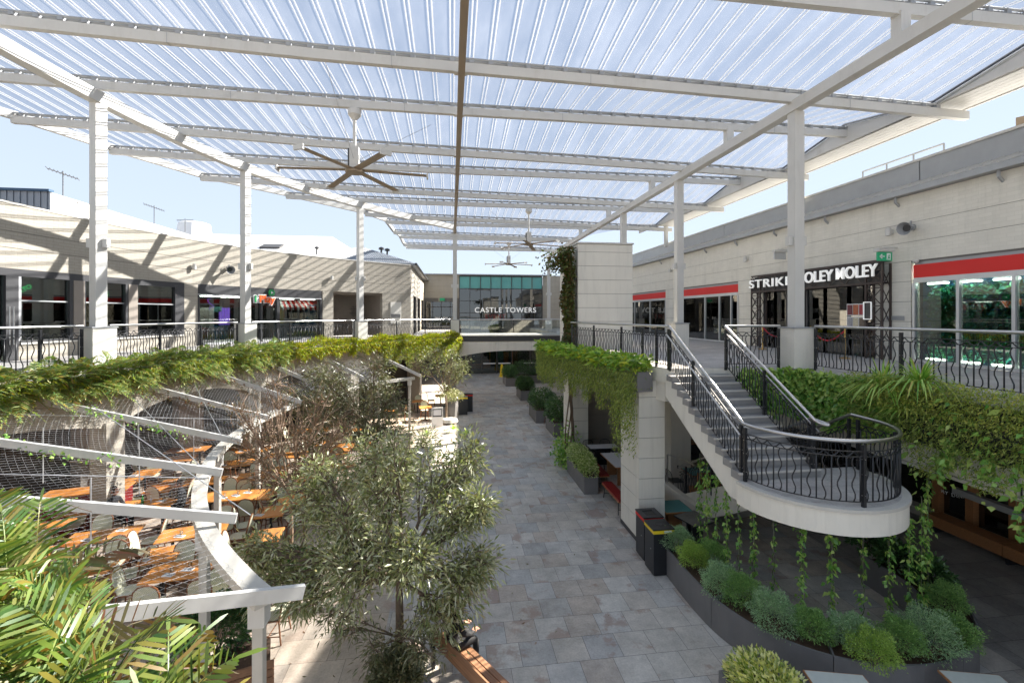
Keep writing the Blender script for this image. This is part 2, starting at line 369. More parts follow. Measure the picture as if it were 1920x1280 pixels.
def link(name, me, mat, parent=None, smooth=False, label=None, cat=None, group=None, kind=None, fix=True, uv=True):
    if fix:
        import bmesh
        bm = bmesh.new(); bm.from_mesh(me); bmesh.ops.recalc_face_normals(bm, faces=bm.faces); bm.to_mesh(me); bm.free()
    if smooth:
        me.polygons.foreach_set('use_smooth', [True]*len(me.polygons))
        if smooth != 'all': me.set_sharp_from_angle(angle=R(40))
    if uv: autouv(me)
    me.materials.append(MT[mat] if isinstance(mat, str) else mat)
    o = bpy.data.objects.new(name, me); COL.objects.link(o)
    if parent is not None:
        o.parent = parent; o.matrix_parent_inverse = PI_.get(parent.name, Matrix.Identity(4))
        PI_[o.name] = Matrix.Identity(4)
    return tag(o, label, cat, group, kind)
PI_ = {}
def tag(o, label=None, cat=None, group=None, kind=None):
    if label: o['label'] = label
    if cat: o['category'] = cat
    if group: o['group'] = group
    if kind: o['kind'] = kind
    return o
def thing(name, label, cat, loc=(0, 0, 0), rz=0, group=None, kind=None):
    o = bpy.data.objects.new(name, None); COL.objects.link(o); o.empty_display_size = .1
    o.location = loc; o.rotation_euler = (0, 0, rz)
    if not rz: PI_[o.name] = Matrix.Translation(-Vector(loc))
    else: PI_[o.name] = (Matrix.Translation(Vector(loc)) @ Matrix.Rotation(rz, 4, 'Z')).inverted()
    return tag(o, label, cat, group, kind)
def local(o): PI_[o.name] = Matrix.Identity(4); return o     # children of this thing are given in its own coordinates
def copy_tree(o, parent=None):
    c = o.copy(); COL.objects.link(c)
    if parent is not None:
        c.parent = parent; c.matrix_parent_inverse = o.matrix_parent_inverse.copy()
    for ch in o.children: copy_tree(ch, c)
    return c
def place(proto, loc, rz, label, group=None, first=[set()], name=None, scale=None):
    if proto.name not in first[0]: first[0].add(proto.name); o = proto
    else: o = copy_tree(proto)
    o.location = loc; o.rotation_euler = (0, 0, rz); o['label'] = label
    if scale: o.scale = scale
    if group: o['group'] = group
    return o
class Curve:
    def __init__(s, pts, step=.4):
        P = [Vector((p[0], p[1])) for p in pts]; out = []
        for i in range(len(P)-1):
            a = P[max(i-1, 0)]; b = P[i]; c = P[i+1]; d = P[min(i+2, len(P)-1)]
            n = max(2, int((c-b).length/step))
            for k in range(n):
                t = k/n
                out.append(.5*((2*b)+(-a+c)*t+(2*a-5*b+4*c-d)*t*t+(-a+3*b-3*c+d)*t**3))
        out.append(P[-1]); s.p = out; s.L = [0]
        for i in range(1, len(out)): s.L.append(s.L[-1]+(out[i]-out[i-1]).length)
        s.len = s.L[-1]
    def at(s, q):
        q = min(max(q, 0), s.len-1e-6)
        import bisect
        i = min(bisect.bisect_right(s.L, q)-1, len(s.p)-2); t = (q-s.L[i])/(s.L[i+1]-s.L[i])
        return s.p[i].lerp(s.p[i+1], t)
    def tan(s, q): return (s.at(q+.3)-s.at(q-.3)).normalized()
    def off(s, q, o):                       # o > 0 towards the courtyard (right of travel)
        t = s.tan(q); p = s.at(q); return Vector((p.x+t.y*o, p.y-t.x*o))
    def hit(s, px):
        a, b = ray(px)
        for i in range(len(s.p)-1):
            c0 = s.p[i].x*b-s.p[i].y*a; c1 = s.p[i+1].x*b-s.p[i+1].y*a
            if (c0 <= 0) != (c1 <= 0):
                t = c0/(c0-c1); q = s.p[i].lerp(s.p[i+1], t)
                if q.x*a+q.y*b > 0: return s.L[i]+t*(s.L[i+1]-s.L[i])
        return None
    def s_of_y(s, y): return s.L[min(range(len(s.p)), key=lambda i: abs(s.p[i].y-y))]
def strip(mb, c, s0, s1, z0, z1, o0, o1, step=.5):
    n = max(1, int(abs(s1-s0)/step)); rings = []
    for i in range(n+1):
        q = s0+(s1-s0)*i/n; a = c.off(q, o0); b = c.off(q, o1)
        rings.append([(a.x, a.y, z0), (b.x, b.y, z0), (b.x, b.y, z1), (a.x, a.y, z1)])
    return mb.loft(rings)
# leaves as many small folded blades, one mesh
def leaves(name, P, D, L, W, mat, parent=None, curl=.12, strap=False, side=None, **kw):
    P = np.asarray(P, float); D = np.asarray(D, float); n = len(P)
    D = D/np.maximum(np.linalg.norm(D, axis=1, keepdims=True), 1e-6)
    L = np.broadcast_to(L, n)[:, None]; W = np.broadcast_to(W, n)[:, None]
    A = RNG.normal(size=(n, 3)) if side is None else np.asarray(side)+RNG.normal(size=(n, 3))*.25; S = np.cross(D, A); S /= np.maximum(np.linalg.norm(S, axis=1, keepdims=True), 1e-6)
    Nn = np.cross(S, D)
    if strap:
        dn = np.array([0, 0, -1.0]); m1 = P+D*L*.16; m2 = P+D*L*.72+dn*L*curl*.5; tip = P+D*L+dn*L*curl
        vs = np.stack([P, m1+S*W*.42, m2+S*W*.5, tip, m2-S*W*.5, m1-S*W*.42], 1).reshape(-1, 3); k = np.arange(n)*6
        fs = np.stack([k, k+1, k+5, k+1, k+2, k+5, k+2, k+4, k+5, k+2, k+3, k+4], 1).reshape(-1)
        me = bpy.data.meshes.new(name); me.vertices.add(6*n); me.vertices.foreach_set('co', vs.ravel()); me.loops.add(12*n); me.loops.foreach_set('vertex_index', fs)
        me.polygons.add(4*n); me.polygons.foreach_set('loop_start', np.arange(4*n)*3); me.polygons.foreach_set('loop_total', np.full(4*n, 3)); me.update(); me.validate()
        return link(name, me, mat, parent, False, fix=False, uv=False, **kw)
    mid = P+D*L*.42
    tip = P+D*L+np.array([0, 0, -1])*L*curl
    vs = np.stack([P, mid+S*W/2+Nn*W*.18, tip, mid-S*W/2+Nn*W*.18], 1).reshape(-1, 3)
    k = np.arange(n)*4
    fs = np.stack([k, k+1, k+2, k, k+2, k+3], 1).reshape(-1)
    me = bpy.data.meshes.new(name); me.vertices.add(4*n); me.vertices.foreach_set('co', vs.ravel())
    me.loops.add(6*n); me.loops.foreach_set('vertex_index', fs)
    me.polygons.add(2*n); me.polygons.foreach_set('loop_start', np.arange(2*n)*3); me.polygons.foreach_set('loop_total', np.full(2*n, 3))
    me.update(); me.validate()
    return link(name, me, mat, parent, False, fix=False, uv=False, **kw)
def rnd_sphere(n):
    v = RNG.normal(size=(n, 3)); return v/np.linalg.norm(v, axis=1, keepdims=True)
def text_mesh(txt, size, depth, bold=0.0, spacing=1.0):
    cu = bpy.data.curves.new('t', 'FONT'); cu.body = txt; cu.size = size; cu.extrude = depth/2; cu.offset = bold; cu.space_character = spacing
    cu.align_x = 'CENTER'; cu.align_y = 'CENTER'
    o = bpy.data.objects.new('t', cu); COL.objects.link(o); bpy.context.view_layer.update()
    me = bpy.data.meshes.new_from_object(o.evaluated_get(bpy.context.evaluated_depsgraph_get()))
    bpy.data.objects.remove(o); bpy.data.curves.remove(cu); me.materials.clear(); return me
def text(name, txt, size, depth, pos, face, mat, parent=None, bold=0, spacing=1, sx=1, roll=0, fit=None, **kw):
    me = text_mesh(txt, size, depth, bold, spacing)
    if fit:
        xs = [v.co.x for v in me.vertices]; sx = fit/(max(xs)-min(xs))
    return text_(me, name, pos, face, mat, parent, sx, roll, **kw)
def text_(me, name, pos, face, mat, parent, sx, roll, **kw):
    f = Vector(face).normalized(); x = Vector((0, 0, 1)).cross(f).normalized(); y = f.cross(x)
    m = Matrix((x, y, f)).transposed().to_4x4()
    me.transform(Matrix.Translation(Vector(pos)) @ m @ Matrix.Rotation(roll, 4, 'Z') @ Matrix.Diagonal((sx, 1, 1, 1)))
    return link(name, me, mat, parent, False, fix=False, **kw)
# ============================================================ SETTING: ground, decks
B = Curve([(-10.6, 5.0), (-10.5, 8), (-10.25, 11), (-9.6, 13.65), (-8.27, 19.35), (-4.93, 25.05), (.18, 30.75)])
Wc = Curve([(-13.9, 0), (-13.7, 6), (-13.6, 10), (-13.2, 15.6), (-11.9, 21), (-9.8, 25), (-7, 28.1), (-4.8, 29.9), (-2.8, 31.2)])
Bpts = [(p.x, p.y) for p in B.p]
near = [(-.8, -1.5), (-1.2, .4), (-2.6, 1.6), (-4, 2.2), (-6, 2.7), (-8, 3.0), (-9.8, 3.6)]
MB().sheet([(-150, -60), (150, -60), (150, 250), (-150, 250)], 0).build('ground', 'paver', kind='structure')
MB().sheet([(-1.3, -2), (-1.3, 15), (-1.9, 24), (-1.2, 33), (-2.8, 34), (-14, 34), (-16, -2)], .004).build('cafe_paving', 'tan', kind='structure')
MB().sheet([(9.9, -2), (30, -2), (30, 29), (6.2, 29), (6.2, 13), (9.9, 13)], .004).build('undercroft_floor', 'dark_floor', kind='structure')
polyL = near+Bpts+[(.2, 31), (.2, 46), (-2.8, 46)]+[(p.x, p.y) for p in reversed(Wc.p)]+[(-13.9, -1.5)]
MB().prism(polyL, 4.42, 4.8).build('upper_walkway_slab', 'render', kind='structure')
MB().sheet(polyL, 4.804).build('upper_walkway_paving', 'deck', kind='structure')
polyR = [(9.3, -2), (9.3, 10.95), (7.25, 10.95), (5.6, 10.95), (5.3, 12), (4.6, 17), (4.7, 20.6), (8.0, 20.8), (8.0, 31), (8.0, 46), (13.5, 46), (13.5, -2)]
MB().prism(polyR, 4.42, 4.8).build('upper_terrace_slab', 'render', kind='structure')
MB().sheet(polyR, 4.804).build('upper_terrace_paving', 'deck', kind='structure')

# ============================================================ the left building
lb = thing('shop_building', 'long curved cream block building with glazed shops behind the left balcony', 'building', (-13.7, 10, 4.8))
L = Wc.len
def hs(px):
    q = Wc.hit(px); return q if q is not None else 0
S = {k: hs(k) for k in (-60, 20, 35, 130, 135, 157, 165, 238, 240, 257, 332, 345, 371, 490, 603, 625, 717, 768)}
wallb = [(7.6, 8.22), (8.235, 8.72), (8.735, 9.55)]
mb = MB()
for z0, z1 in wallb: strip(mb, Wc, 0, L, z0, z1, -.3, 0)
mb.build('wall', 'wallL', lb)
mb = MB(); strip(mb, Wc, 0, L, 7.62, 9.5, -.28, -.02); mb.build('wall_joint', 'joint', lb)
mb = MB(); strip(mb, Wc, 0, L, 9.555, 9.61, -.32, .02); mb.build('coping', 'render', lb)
for a, b_ in ((345, 371), (605, 625), (717, 775)):
    mb = MB(); q0 = hs(a); q1 = hs(b_) or L
    if a == 717: q1 = L
    for k in range(5): strip(mb, Wc, q0, q1, 4.8+.56*k, 4.8+.56*(k+1)-.012, -.3, 0)
    mb.build('pier', 'wallL', lb)
    mb = MB(); strip(mb, Wc, q0+.01, q1-.01, 4.8, 7.6, -.28, -.02); mb.build('pier_joint', 'joint', lb)
# nearest shop: dark framed glazing over a low wall
def wpost(px0, px1, z0, z1, mat, name, o0=-.12, o1=.03, par=lb):
    mb = MB(); strip(mb, Wc, hs(px0), hs(px1), z0, z1, o0, o1); return mb.build(name, mat, par)
q0, q1 = 0, hs(345)
mb = MB(); strip(mb, Wc, q0, q1, 7.38, 7.6, -.2, .02); mb.build('window_head', 'black2', lb)
mb = MB(); strip(mb, Wc, hs(35), q1, 4.8, 5.28, -.25, -.01); mb.build('low_wall', 'wallL', lb)
mb = MB(); strip(mb, Wc, hs(35), q1, 5.28, 5.33, -.25, .05); mb.build('sill', 'render', lb)
mb = MB(); strip(mb, Wc, hs(35), q1, 5.33, 5.40, -.16, .0); mb.build('window_rail', 'black2', lb)
for a, b_, m_ in ((-95, -60, 'black2'), (10, 22, 'black2'), (22, 34, 'black2'), (34, 39, 'alu'), (130, 136, 'black2'), (137, 157, 'taupe'), (157, 160, 'black2'), (235, 240, 'black2'), (240, 257, 'taupe'), (328, 345, 'black2')):
    wpost(a, b_, 4.8 if b_ < 36 else 5.40, 7.38, m_, 'mullion' if m_ != 'taupe' else 'window_pier', -.15, .02 if m_ != 'taupe' else .04)
for a, b_ in ((-400, -95), (-60, 10), (39, 130), (160, 235), (257, 328)):
    qa = hs(a) if a > -300 else 2.0
    mb = MB(); strip(mb, Wc, qa, hs(b_), 5.40 if b_ > 30 else 4.85, 7.38, -.09, -.075); w_ = mb.build('window_pane', 'win', lb)
    if b_ > 30:
        mb = MB(); strip(mb, Wc, qa, hs(b_), 6.62, 6.66, -.11, -.05); mb.build('transom', 'alu', w_)
# door pull handles on the nearest door
for px in (12, 20):
    p = Wc.off(hs(px), .1); MB().tube([(p.x, p.y, 5.3), (p.x, p.y, 6.45)], .02).build('door_handle', 'steel', lb, smooth=True)
mb = MB(); strip(mb, Wc, 0, L, 4.8, 9.5, -3.6, -3.5); strip(mb, Wc, 0, L, 7.6, 7.65, -3.5, -.35); mb.build('back_room_wall', 'room', lb)
for px in (30, 60, 82, 100, 190, 215, 290):
    p = Wc.off(hs(px), -1.6); MB().lathe((p.x, p.y, 7.5), [(.05, 0), (.05, .05)], 8).build('ceiling_lamp', 'lamp', lb)
mb = MB(); strip(mb, Wc, 2, hs(340), 6.4, 6.7, -3.45, -3.3); mb.build('counter_band', 'redvinyl', lb)
mb = MB(); strip(mb, Wc, 2, hs(340), 4.8, 5.75, -2.6, -2.1); mb.build('counter', 'room2', lb)
mb = MB(); strip(mb, Wc, hs(70), hs(128), 7.02, 7.05, -1.2, -1.1); mb.build('light_track', 'warmtimber', lb)
for a, rl in ((52, .55), (212, .55)):
    q = hs(a); p = Wc.off(q, -.3); t = Wc.tan(q); f = Vector((t.y, -t.x, 0))
    text('window_sign', 'IL BRATO', .2, .02, (p.x, p.y, 6.9), f, 'greenneon', lb, bold=.004, roll=rl)
# bistro chairs seen inside the window
# play shop
q0, q1 = hs(371), hs(603)
mb = MB(); strip(mb, Wc, q0, q1, 7.16, 7.6, -.2, .0); mb.build('fascia_band', 'black2', lb)
mb = MB(); strip(mb, Wc, q0, q1, 7.10, 7.15, -.2, .02); mb.build('fascia_trim', 'alu', lb)
for a, b_ in ((371, 374), (519, 524), (600, 604), (452, 454), (488, 492)):
    wpost(a, b_, 4.8, 7.1, 'black2', 'mullion')
for a, b_ in ((374, 452), (454, 488), (492, 519), (524, 600)):
    mb = MB(); strip(mb, Wc, hs(a), hs(b_), 4.9, 7.1, -.09, -.075); mb.build('window_pane', 'win', lb)
mb = MB(); strip(mb, Wc, q0, q1, 4.8, 4.9, -.15, .0); mb.build('threshold', 'alu', lb)
for a, b_, z0, z1, o0, o1, m_, nm in ((374, 418, 4.8, 6.55, -1.0, -.7, 'render', 'claw_machine_back'), (417, 420, 4.8, 6.6, -.75, -.7, 'paper', 'machine_edge'),
        (420, 434, 6.35, 6.6, -.9, -.7, 'teal', 'machine_header'), (382, 401, 5.1, 5.6, -.6, -.4, 'red', 'toy_display'), (422, 440, 5.0, 5.7, -.8, -.5, 'blue', 'toy_shelf'),
        (526, 598, 4.85, 5.72, -.55, -.3, 'blue', 'booth_counter'), (583, 598, 5.7, 6.75, -.6, -.35, 'blue', 'booth_side'), (535, 539, 5.7, 6.7, -.5, -.4, 'yellow', 'booth_post'), (540, 552, 5.75, 6.6, -1.2, -1.0, 'orangep', 'booth_back'),
        (470, 600, 6.6, 7.1, -2.4, -2.2, 'redvinyl', 'red_bulkhead'), (540, 598, 5.95, 6.0, -.6, -.35, 'paper', 'booth_shelf')):
    mb = MB(); strip(mb, Wc, hs(a), hs(b_), z0, z1, o0, o1); mb.build(nm, m_, lb)
for k, a in enumerate((436, 441, 446, 451)):
    mb = MB(); strip(mb, Wc, hs(a), hs(a+2.2), 5.7, 6.55, -1.0, -.9); mb.build('purple_stripe_panel', 'purple', lb)
q = hs(412); p = Wc.off(q, -.5); t = Wc.tan(q)
MB().tube([(p.x+t.x*a, p.y+t.y*a, z) for a, z in ((-.1, 6.98), (-.22, 6.95), (-.2, 6.8), (-.02, 6.68), (.1, 6.58), (-.12, 6.55), (-.15, 6.45))], .014, 6).build('neon_squiggle', 'purple', lb)
# striped awning in the booth
for k in range(14):
    qa = hs(533)+(hs(598)-hs(533))*k/14; qb = hs(533)+(hs(598)-hs(533))*(k+1)/14
    a = Wc.off(qa, -.25); b2 = Wc.off(qb, -.25); c = Wc.off(qa*.9+.1*(hs(533)+hs(598))/2, -.7); d = Wc.off(qb*.9+.1*(hs(533)+hs(598))/2, -.7)
    mb = MB(); t = (b2-a)/4
    P = [(a.x, a.y, 6.62)]+[(a.x+t.x*(i+.5), a.y+t.y*(i+.5), 6.50-.04*math.sin((i+.5)/4*math.pi)) for i in range(4)]+[(b2.x, b2.y, 6.62), (d.x, d.y, 7.0), (c.x, c.y, 7.0)]
    mb.add(P, [(0, 1, 2, 3, 4, 5), (0, 5, 6, 7)]); mb.build('awning_stripe', 'red' if k % 2 else 'paper', lb)
# recessed entrance
q0, q1 = hs(625), hs(717)
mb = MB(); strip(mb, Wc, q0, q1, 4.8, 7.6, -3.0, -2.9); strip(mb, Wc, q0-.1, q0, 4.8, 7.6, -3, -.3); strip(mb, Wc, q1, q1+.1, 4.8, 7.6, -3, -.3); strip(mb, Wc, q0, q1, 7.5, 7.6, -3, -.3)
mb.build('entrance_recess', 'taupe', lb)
q = hs(704); p = Wc.off(q, -2.4)
p = Wc.off(hs(700), -2.86); t = Wc.tan(hs(700)); f = Vector((t.y, -t.x, 0))
for tx, z in (('4 & 5', 6.75), ('CINEMAS', 6.6), ('LIFTS', 6.45), ('PARKING', 6.3), ('EXIT', 6.15)):
    text('wall_lettering', tx, .14, .006, (p.x, p.y, z), f, 'black', lb)
# roller door panel and plain door right of the entrance
mb = MB(); strip(mb, Wc, hs(732), hs(752), 5.6, 7.05, 0.004, .03); dd = mb.build('service_door', 'render', lb)
mb = MB(); strip(mb, Wc, hs(733), hs(750), 6.0, 6.25, .032, .045); mb.build('door_grille', 'room2', dd)
# end wing running away from the camera, and the back facade
mb = MB()
for z0, z1 in wallb+[(9.55, 9.62)]: mb.box((-2.95, 38.6, (z0+z1)/2), (.3, 14.8, z1-z0))
for y0, y1 in ((31.2, 33.2), (36.2, 37.0), (40.5, 41.5), (45, 46)): mb.box((-2.95, (y0+y1)/2, 6.2), (.3, y1-y0, 2.8))
mb.build('side_wall', 'wallL', lb)
for y0, y1 in ((33.2, 36.2), (37.0, 40.5), (41.5, 45)):
    MB().box((-2.97, (y0+y1)/2, 6.2), (.05, y1-y0, 2.8)).build('window_pane', 'mirror', lb)
    mb = MB()
    for y in (y0+.04, (y0+y1)/2, y1-.04): mb.box((-2.93, y, 6.2), (.1, .07, 2.8))
    mb.build('window_frame', 'black2', lb)
for px in (388, 410, 435, 500, 540, 580):
    p = Wc.off(hs(px), -.17); MB().box((p.x, p.y, 7.07), (.8, .06, .03), .72).build('ceiling_panel_lamp', 'lamp2', lb)  # glowing strips added behind the glass to brighten the booth
# roofs behind the parapet: white hipped sheds, grey corrugated pavilion
def hip(name, x0, x1, y0, y1, ze, zr, mat, label, cat='roof', rg=.35, group=None, zb=8):
    mb = MB(); cx, cyy = (x0+x1)/2, (y0+y1)/2
    if x1-x0 > y1-y0: a, b_ = (x0+(y1-y0)*rg, cyy, zr), (x1-(y1-y0)*rg, cyy, zr)
    else: a, b_ = (cx, y0+(x1-x0)*rg, zr), (cx, y1-(x1-x0)*rg, zr)
    P = [(x0, y0, ze), (x1, y0, ze), (x1, y1, ze), (x0, y1, ze), a, b_, (x0, y0, zb), (x1, y0, zb), (x1, y1, zb), (x0, y1, zb)]
    if x1-x0 > y1-y0: fs = [(0, 1, 5, 4), (1, 2, 5), (2, 3, 4, 5), (3, 0, 4)]
    else: fs = [(0, 1, 4), (1, 2, 5, 4), (2, 3, 5), (3, 0, 4, 5)]
    mb.add(P, fs+[(6, 7, 1, 0), (7, 8, 2, 1), (8, 9, 3, 2), (9, 6, 0, 3), (6, 9, 8, 7)])
    return mb.build(name, mat, label=label, cat=cat)
white_side = thing('storage_building', 'big white shed with grey metal front rising behind the left shops', 'building', (-27, 32, 0))
MB().box((-27.6, 31.9, 6.2), (14.8, 12.6, 12.4)).build('wall', 'white2', white_side)
mb = MB(); mb.box((-27.6, 25.56, 9), (14.9, .05, 6.9))
for k in range(50): mb.box((-35+k*.3, 25.52, 9), (.06, .04, 6.9))
mb.build('metal_cladding', 'greyroof', white_side)
mb = MB(); mb.box((-27.6, 25.55, 12.46), (15, .3, .12)); mb.build('roof_trim', 'navy', white_side)
for y in (27.0, 32.4, 33.7):
    mb = MB()
    for k in range(4): mb.box((-20.18, y, 10.9+k*.18), (.05, .9, .07))
    mb.build('vent_grille', 'brown', white_side)
hp = hip('hipped_roof', -31, -6, 38, 58, 10.2, 14.2, 'white2', 'white hipped metal roof with skylights behind the cream wall', rg=.31)
for X, Y, z, m_ in ((-16.3, 43.4, 12.4, 'black2'), (-19.6, 42.3, 12.0, 'galv')):
    MB().box((X, Y, z), (1.7, 1.2, .25), m=Matrix.Rotation(.37, 3, 'X')).build('skylight', m_, hp)
tk = thing('roof_tank', 'white drum on the far white roof', 'tank', (-22.6, 43, 12)); MB().lathe((-22.6, 43, 12.2), [(.1, 0), (1.3, 0), (1.4, .5), (1.2, 2.0), (1.0, 2.1)], 20).build('drum', 'white2', tk)
gr_ = hip('pavilion_roof', -11.6, -2.5, 31.35, 46, 9.68, 11.5, 'greyroof', 'grey corrugated hipped roof at the corner of the cream wall', rg=.57, zb=9.6)
mb = MB()
for k in range(70):
    t = k/69; x0 = -11.6+9.1*t; top = min(t, 1-t)*2
    mb.tube([(x0, 31.3, 9.70), (x0+(-7.05-x0)*0+0, 31.3+5.2*top, 9.70+1.84*top)], .025, 4, cap=False)
for k in range(70):
    y0 = 31.35+14.6*k/69; top = min(1, (y0-31.35)/5.2, (46-y0)/5.2)
    mb.tube([(-2.48, y0, 9.70), (-2.48-4.57*top, y0, 9.70+1.84*top)], .025, 4, cap=False)
mb.build('corrugation', 'greyroof', gr_)
MB().tube([(-2.45, 31.2, 9.66), (-2.45, 46, 9.66)], .09).build('gutter', 'black2', gr_)
for k, (px, py, Y, la) in enumerate(((715, 478, 35, 'short dark roof vent on the grey corrugated roof, left one'), (726, 480, 36, 'short dark roof vent on the grey corrugated roof, right one'), (594, 475, 41, 'thin dark vent pipe standing on the white hipped roof'))):
    p = atY(px, py, Y); t_ = thing('roof_vent', la, 'vent', p, group='roof vents'); MB().tube([p-V(0, 0, .2), p+V(0, 0, .45)], .07).build('pipe', 'black2', t_, smooth=True); MB().lathe(p+V(0, 0, .4), [(.02, 0), (.2, 0), (.2, .14), (.02, .22)], 10).build('cowl', 'black2', t_, smooth=True)
def antenna(px, py, Y, h, ln, n, la, tilt=0, az=.5):
    p = atY(px, py, Y); t_ = thing('tv_antenna', la, 'antenna', p-V(0, 0, h), group='roof antennas')
    MB().tube([p-V(0, 0, h), p+V(0, 0, .15)], .022).build('mast', 'black2', t_)
    ax = Vector((math.cos(az), math.sin(az), tilt)).normalized(); sd = ax.cross(Vector((0, 0, 1))).normalized()
    for m_ in range(n):
        c = p-V(0, 0, m_*1.3); MB().tube([c-ax*ln, c+ax*ln], .02).build('boom', 'black2', t_)
        mb = MB()
        for k in range(9): q = c+ax*ln*(-1+k/4); mb.tube([q-sd*.35, q+sd*.35], .018, 5)
        mb.build('elements', 'black2', t_)
antenna(118, 326, 27, 2.9, .62, 2, 'tall double television antenna above the white shed corner', -.3)
antenna(289, 389, 36, 1.6, .6, 1, 'single television antenna above the shed vents', -.3)
antenna(347, 413, 38, .9, .5, 1, 'lowest television antenna near the white drum', .12)

# ============================================================ the right building
XR = 13.5
rb = thing('shop_building', 'long off-white block building with red bands and shops on the right', 'building', (XR+.15, 15, 4.8))
def yR(px): a, b = ray(px); return XR/a*b
def rbox(px0, px1, z0, z1, x0, x1, mat, name, par=rb):
    y0, y1 = yR(px1), yR(px0)
    return MB().box(((x0+x1)/2, (y0+y1)/2, (z0+z1)/2), (x1-x0, y1-y0, z1-z0)).build(name, mat, par)
mb = MB()
for z0, z1 in ((7.8, 8.36), (8.372, 8.93), (8.942, 9.75)): mb.box((XR+.15, 22, (z0+z1)/2), (.3, 50, z1-z0))
mb.build('wall', 'wallR', rb)
MB().box((XR+.15, 22, 8.7), (.27, 49.9, 1.9)).build('wall_joint', 'joint', rb)
piers = [(1640, 1708), (1384, 1409), (1248, 1266)]
for a, b_ in piers:
    y0, y1 = yR(b_), yR(a); mb = MB()
    for k in range(5): mb.box((XR+.15, (y0+y1)/2, 4.8+.6*k+.294), (.3, y1-y0, .588))
    mb.build('pier', 'wallR', rb); MB().box((XR+.15, (y0+y1)/2, 6.3), (.27, y1-y0-.03, 2.99)).build('pier_joint', 'joint', rb)
MB().box((XR+3, 22, 4.755), (6, 50, .1)).build('shop_floor', 'room2', rb)
MB().box((XR+4.5, 22, 6.3), (.1, 50, 3.1)).build('back_room_wall', 'room', rb)
MB().box((XR+2.4, 22, 7.85), (4.2, 49, .08)).build('ceiling', 'room2', rb)
# roof edge: gutter, strip of roof sheet, tall grey parapet
MB().box((XR-.02, 22, 9.84), (.5, 50.2, .16)).build('gutter', 'galv', rb)
mb = MB(); mb.add([(XR-.25, -3, 9.93), (XR+.75, -3, 10.3), (XR+.75, 47, 10.3), (XR-.25, 47, 9.93)], [(0, 1, 2, 3)])
for k in range(170): y = -3+k*.3; mb.bar((XR-.25, y, 9.95), (XR+.75, y, 10.32), .07, .03)
mb.build('roof_sheet', 'white', rb)
mb = MB()
for k in range(10): mb.box((XR+.95, -.5+k*5, 10.55), (.4, 4.97, .75))
mb.build('parapet', 'galv', rb)
MB().box((XR+1.2, 22, 10.96), (1.0, 50.2, .07)).build('parapet_cap', 'white', rb)
MB().box((XR+8, 22, 10.4), (14, 50, 1.0)).build('roof', 'greyroof', rb)
for k in range(8):
    y = yR(1880)+k*2.6; MB().tube([(XR-.12, y, 9.8), (XR-.12, y, 9.62), (XR+.02, y, 9.5)], .04, 6).build('bracket', 'galv', rb)
# shop bays: (px left, px right, mullions, with red band)
def bay(pa, pb, muls, red=True, mat='win'):
    if red:
        rbox(pa, pb, 7.28, 7.66, XR-.02, XR+.1, 'red', 'red_band')
        rbox(pa, pb, 7.66, 7.8, XR+.03, XR+.12, 'galv', 'head_trim')
    rbox(pa, pb, 7.14, 7.28, XR-.03, XR+.1, 'alu', 'window_head')
    rbox(pa, pb, 4.82, 4.90, XR-.03, XR+.1, 'alu', 'threshold')
    e = [pa]+muls+[pb]
    for i in range(len(e)-1):
        f_ = rbox(e[i], e[i+1], 4.9, 7.14, XR+.02, XR+.035, mat, 'window_pane')
    for q in e:
        y = yR(q); MB().box((XR+.03, y, 6.02), (.12, .075, 2.24)).build('mullion', 'alu', rb)
bay(1714, 2050, [1797, 1902]); bay(1266, 1384, [1322, 1349, 1371]); bay(1120, 1248, [1190, 1219])
# feathered green foliage display behind the nearest panes
n = 7000
P = np.stack([XR+.40+RNG.random(n)*.3, yR(2040)+RNG.random(n)*(yR(1716)-yR(2040)), 4.95+RNG.random(n)**1.1*2.1], 1)
MT['display'] = M_leaf('artificial_foliage', [(.02, .16, .07), (.04, .34, .14), (.03, .30, .28), (.10, .48, .14), (.12, .46, .46), (.02, .12, .05)], .1, .4)
leaves('foliage_display', P, rnd_sphere(n)+np.array([-.9, 0, -.2]), RNG.uniform(.08, .2, n), RNG.uniform(.04, .09, n), 'display', rb)
for k in range(6): MB().box((XR+.28, yR(1716)-.4-k*.8, 7.1), (.10, .5, .04)).build('display_lamp', 'lamp2', rb); MB().box((XR+.22, yR(1716)-.4-k*.8, 4.93), (.08, .5, .03)).build('display_lamp', 'lamp2', rb)  # glowing strips added above and below to brighten the foliage
MB().box((XR+.9, (yR(2040)+yR(1714))/2, 6.1), (.06, 4.6, 2.6)).build('display_board', 'blue', rb)
# black steel truss portal with the two venue names
y0, y1 = ray(1655)[1]/ray(1655)[0]*(XR-.3), ray(1410)[1]/ray(1410)[0]*(XR-.3)
pg = thing('truss_portal', 'dark brown steel lattice portal framing the bowling and golf entrance', 'portal', (XR-.2, (y0+y1)/2, 4.8))
MT['rustdark'] = M_plain('dark_brown_steel', (.05, .035, .03), .5)
ox = XR-.32
for nm, ya, yb in (('lattice_column', y0, y0+.55), ('lattice_column', y1-.55, y1)):
    mb = MB()
    for y in (ya, yb):
        for x in (ox, XR-.03): mb.box((x, y, 6.3), (.05, .05, 3.0))
    for k in range(5):
        za, zb = 4.8+k*.56, 4.8+(k+1)*.56
        for x in (ox,):
            mb.bar((x, ya, za), (x, yb, zb), .02, .02); mb.bar((x, yb, za), (x, ya, zb), .02, .02); mb.bar((x, ya, zb), (x, yb, zb), .03, .03)
        for y in (ya, yb): mb.bar((ox, y, za), (XR-.03, y, zb), .02, .02); mb.bar((XR-.03, y, za), (ox, y, zb), .02, .02)
    mb.build(nm, 'rustdark', pg)
mb = MB()
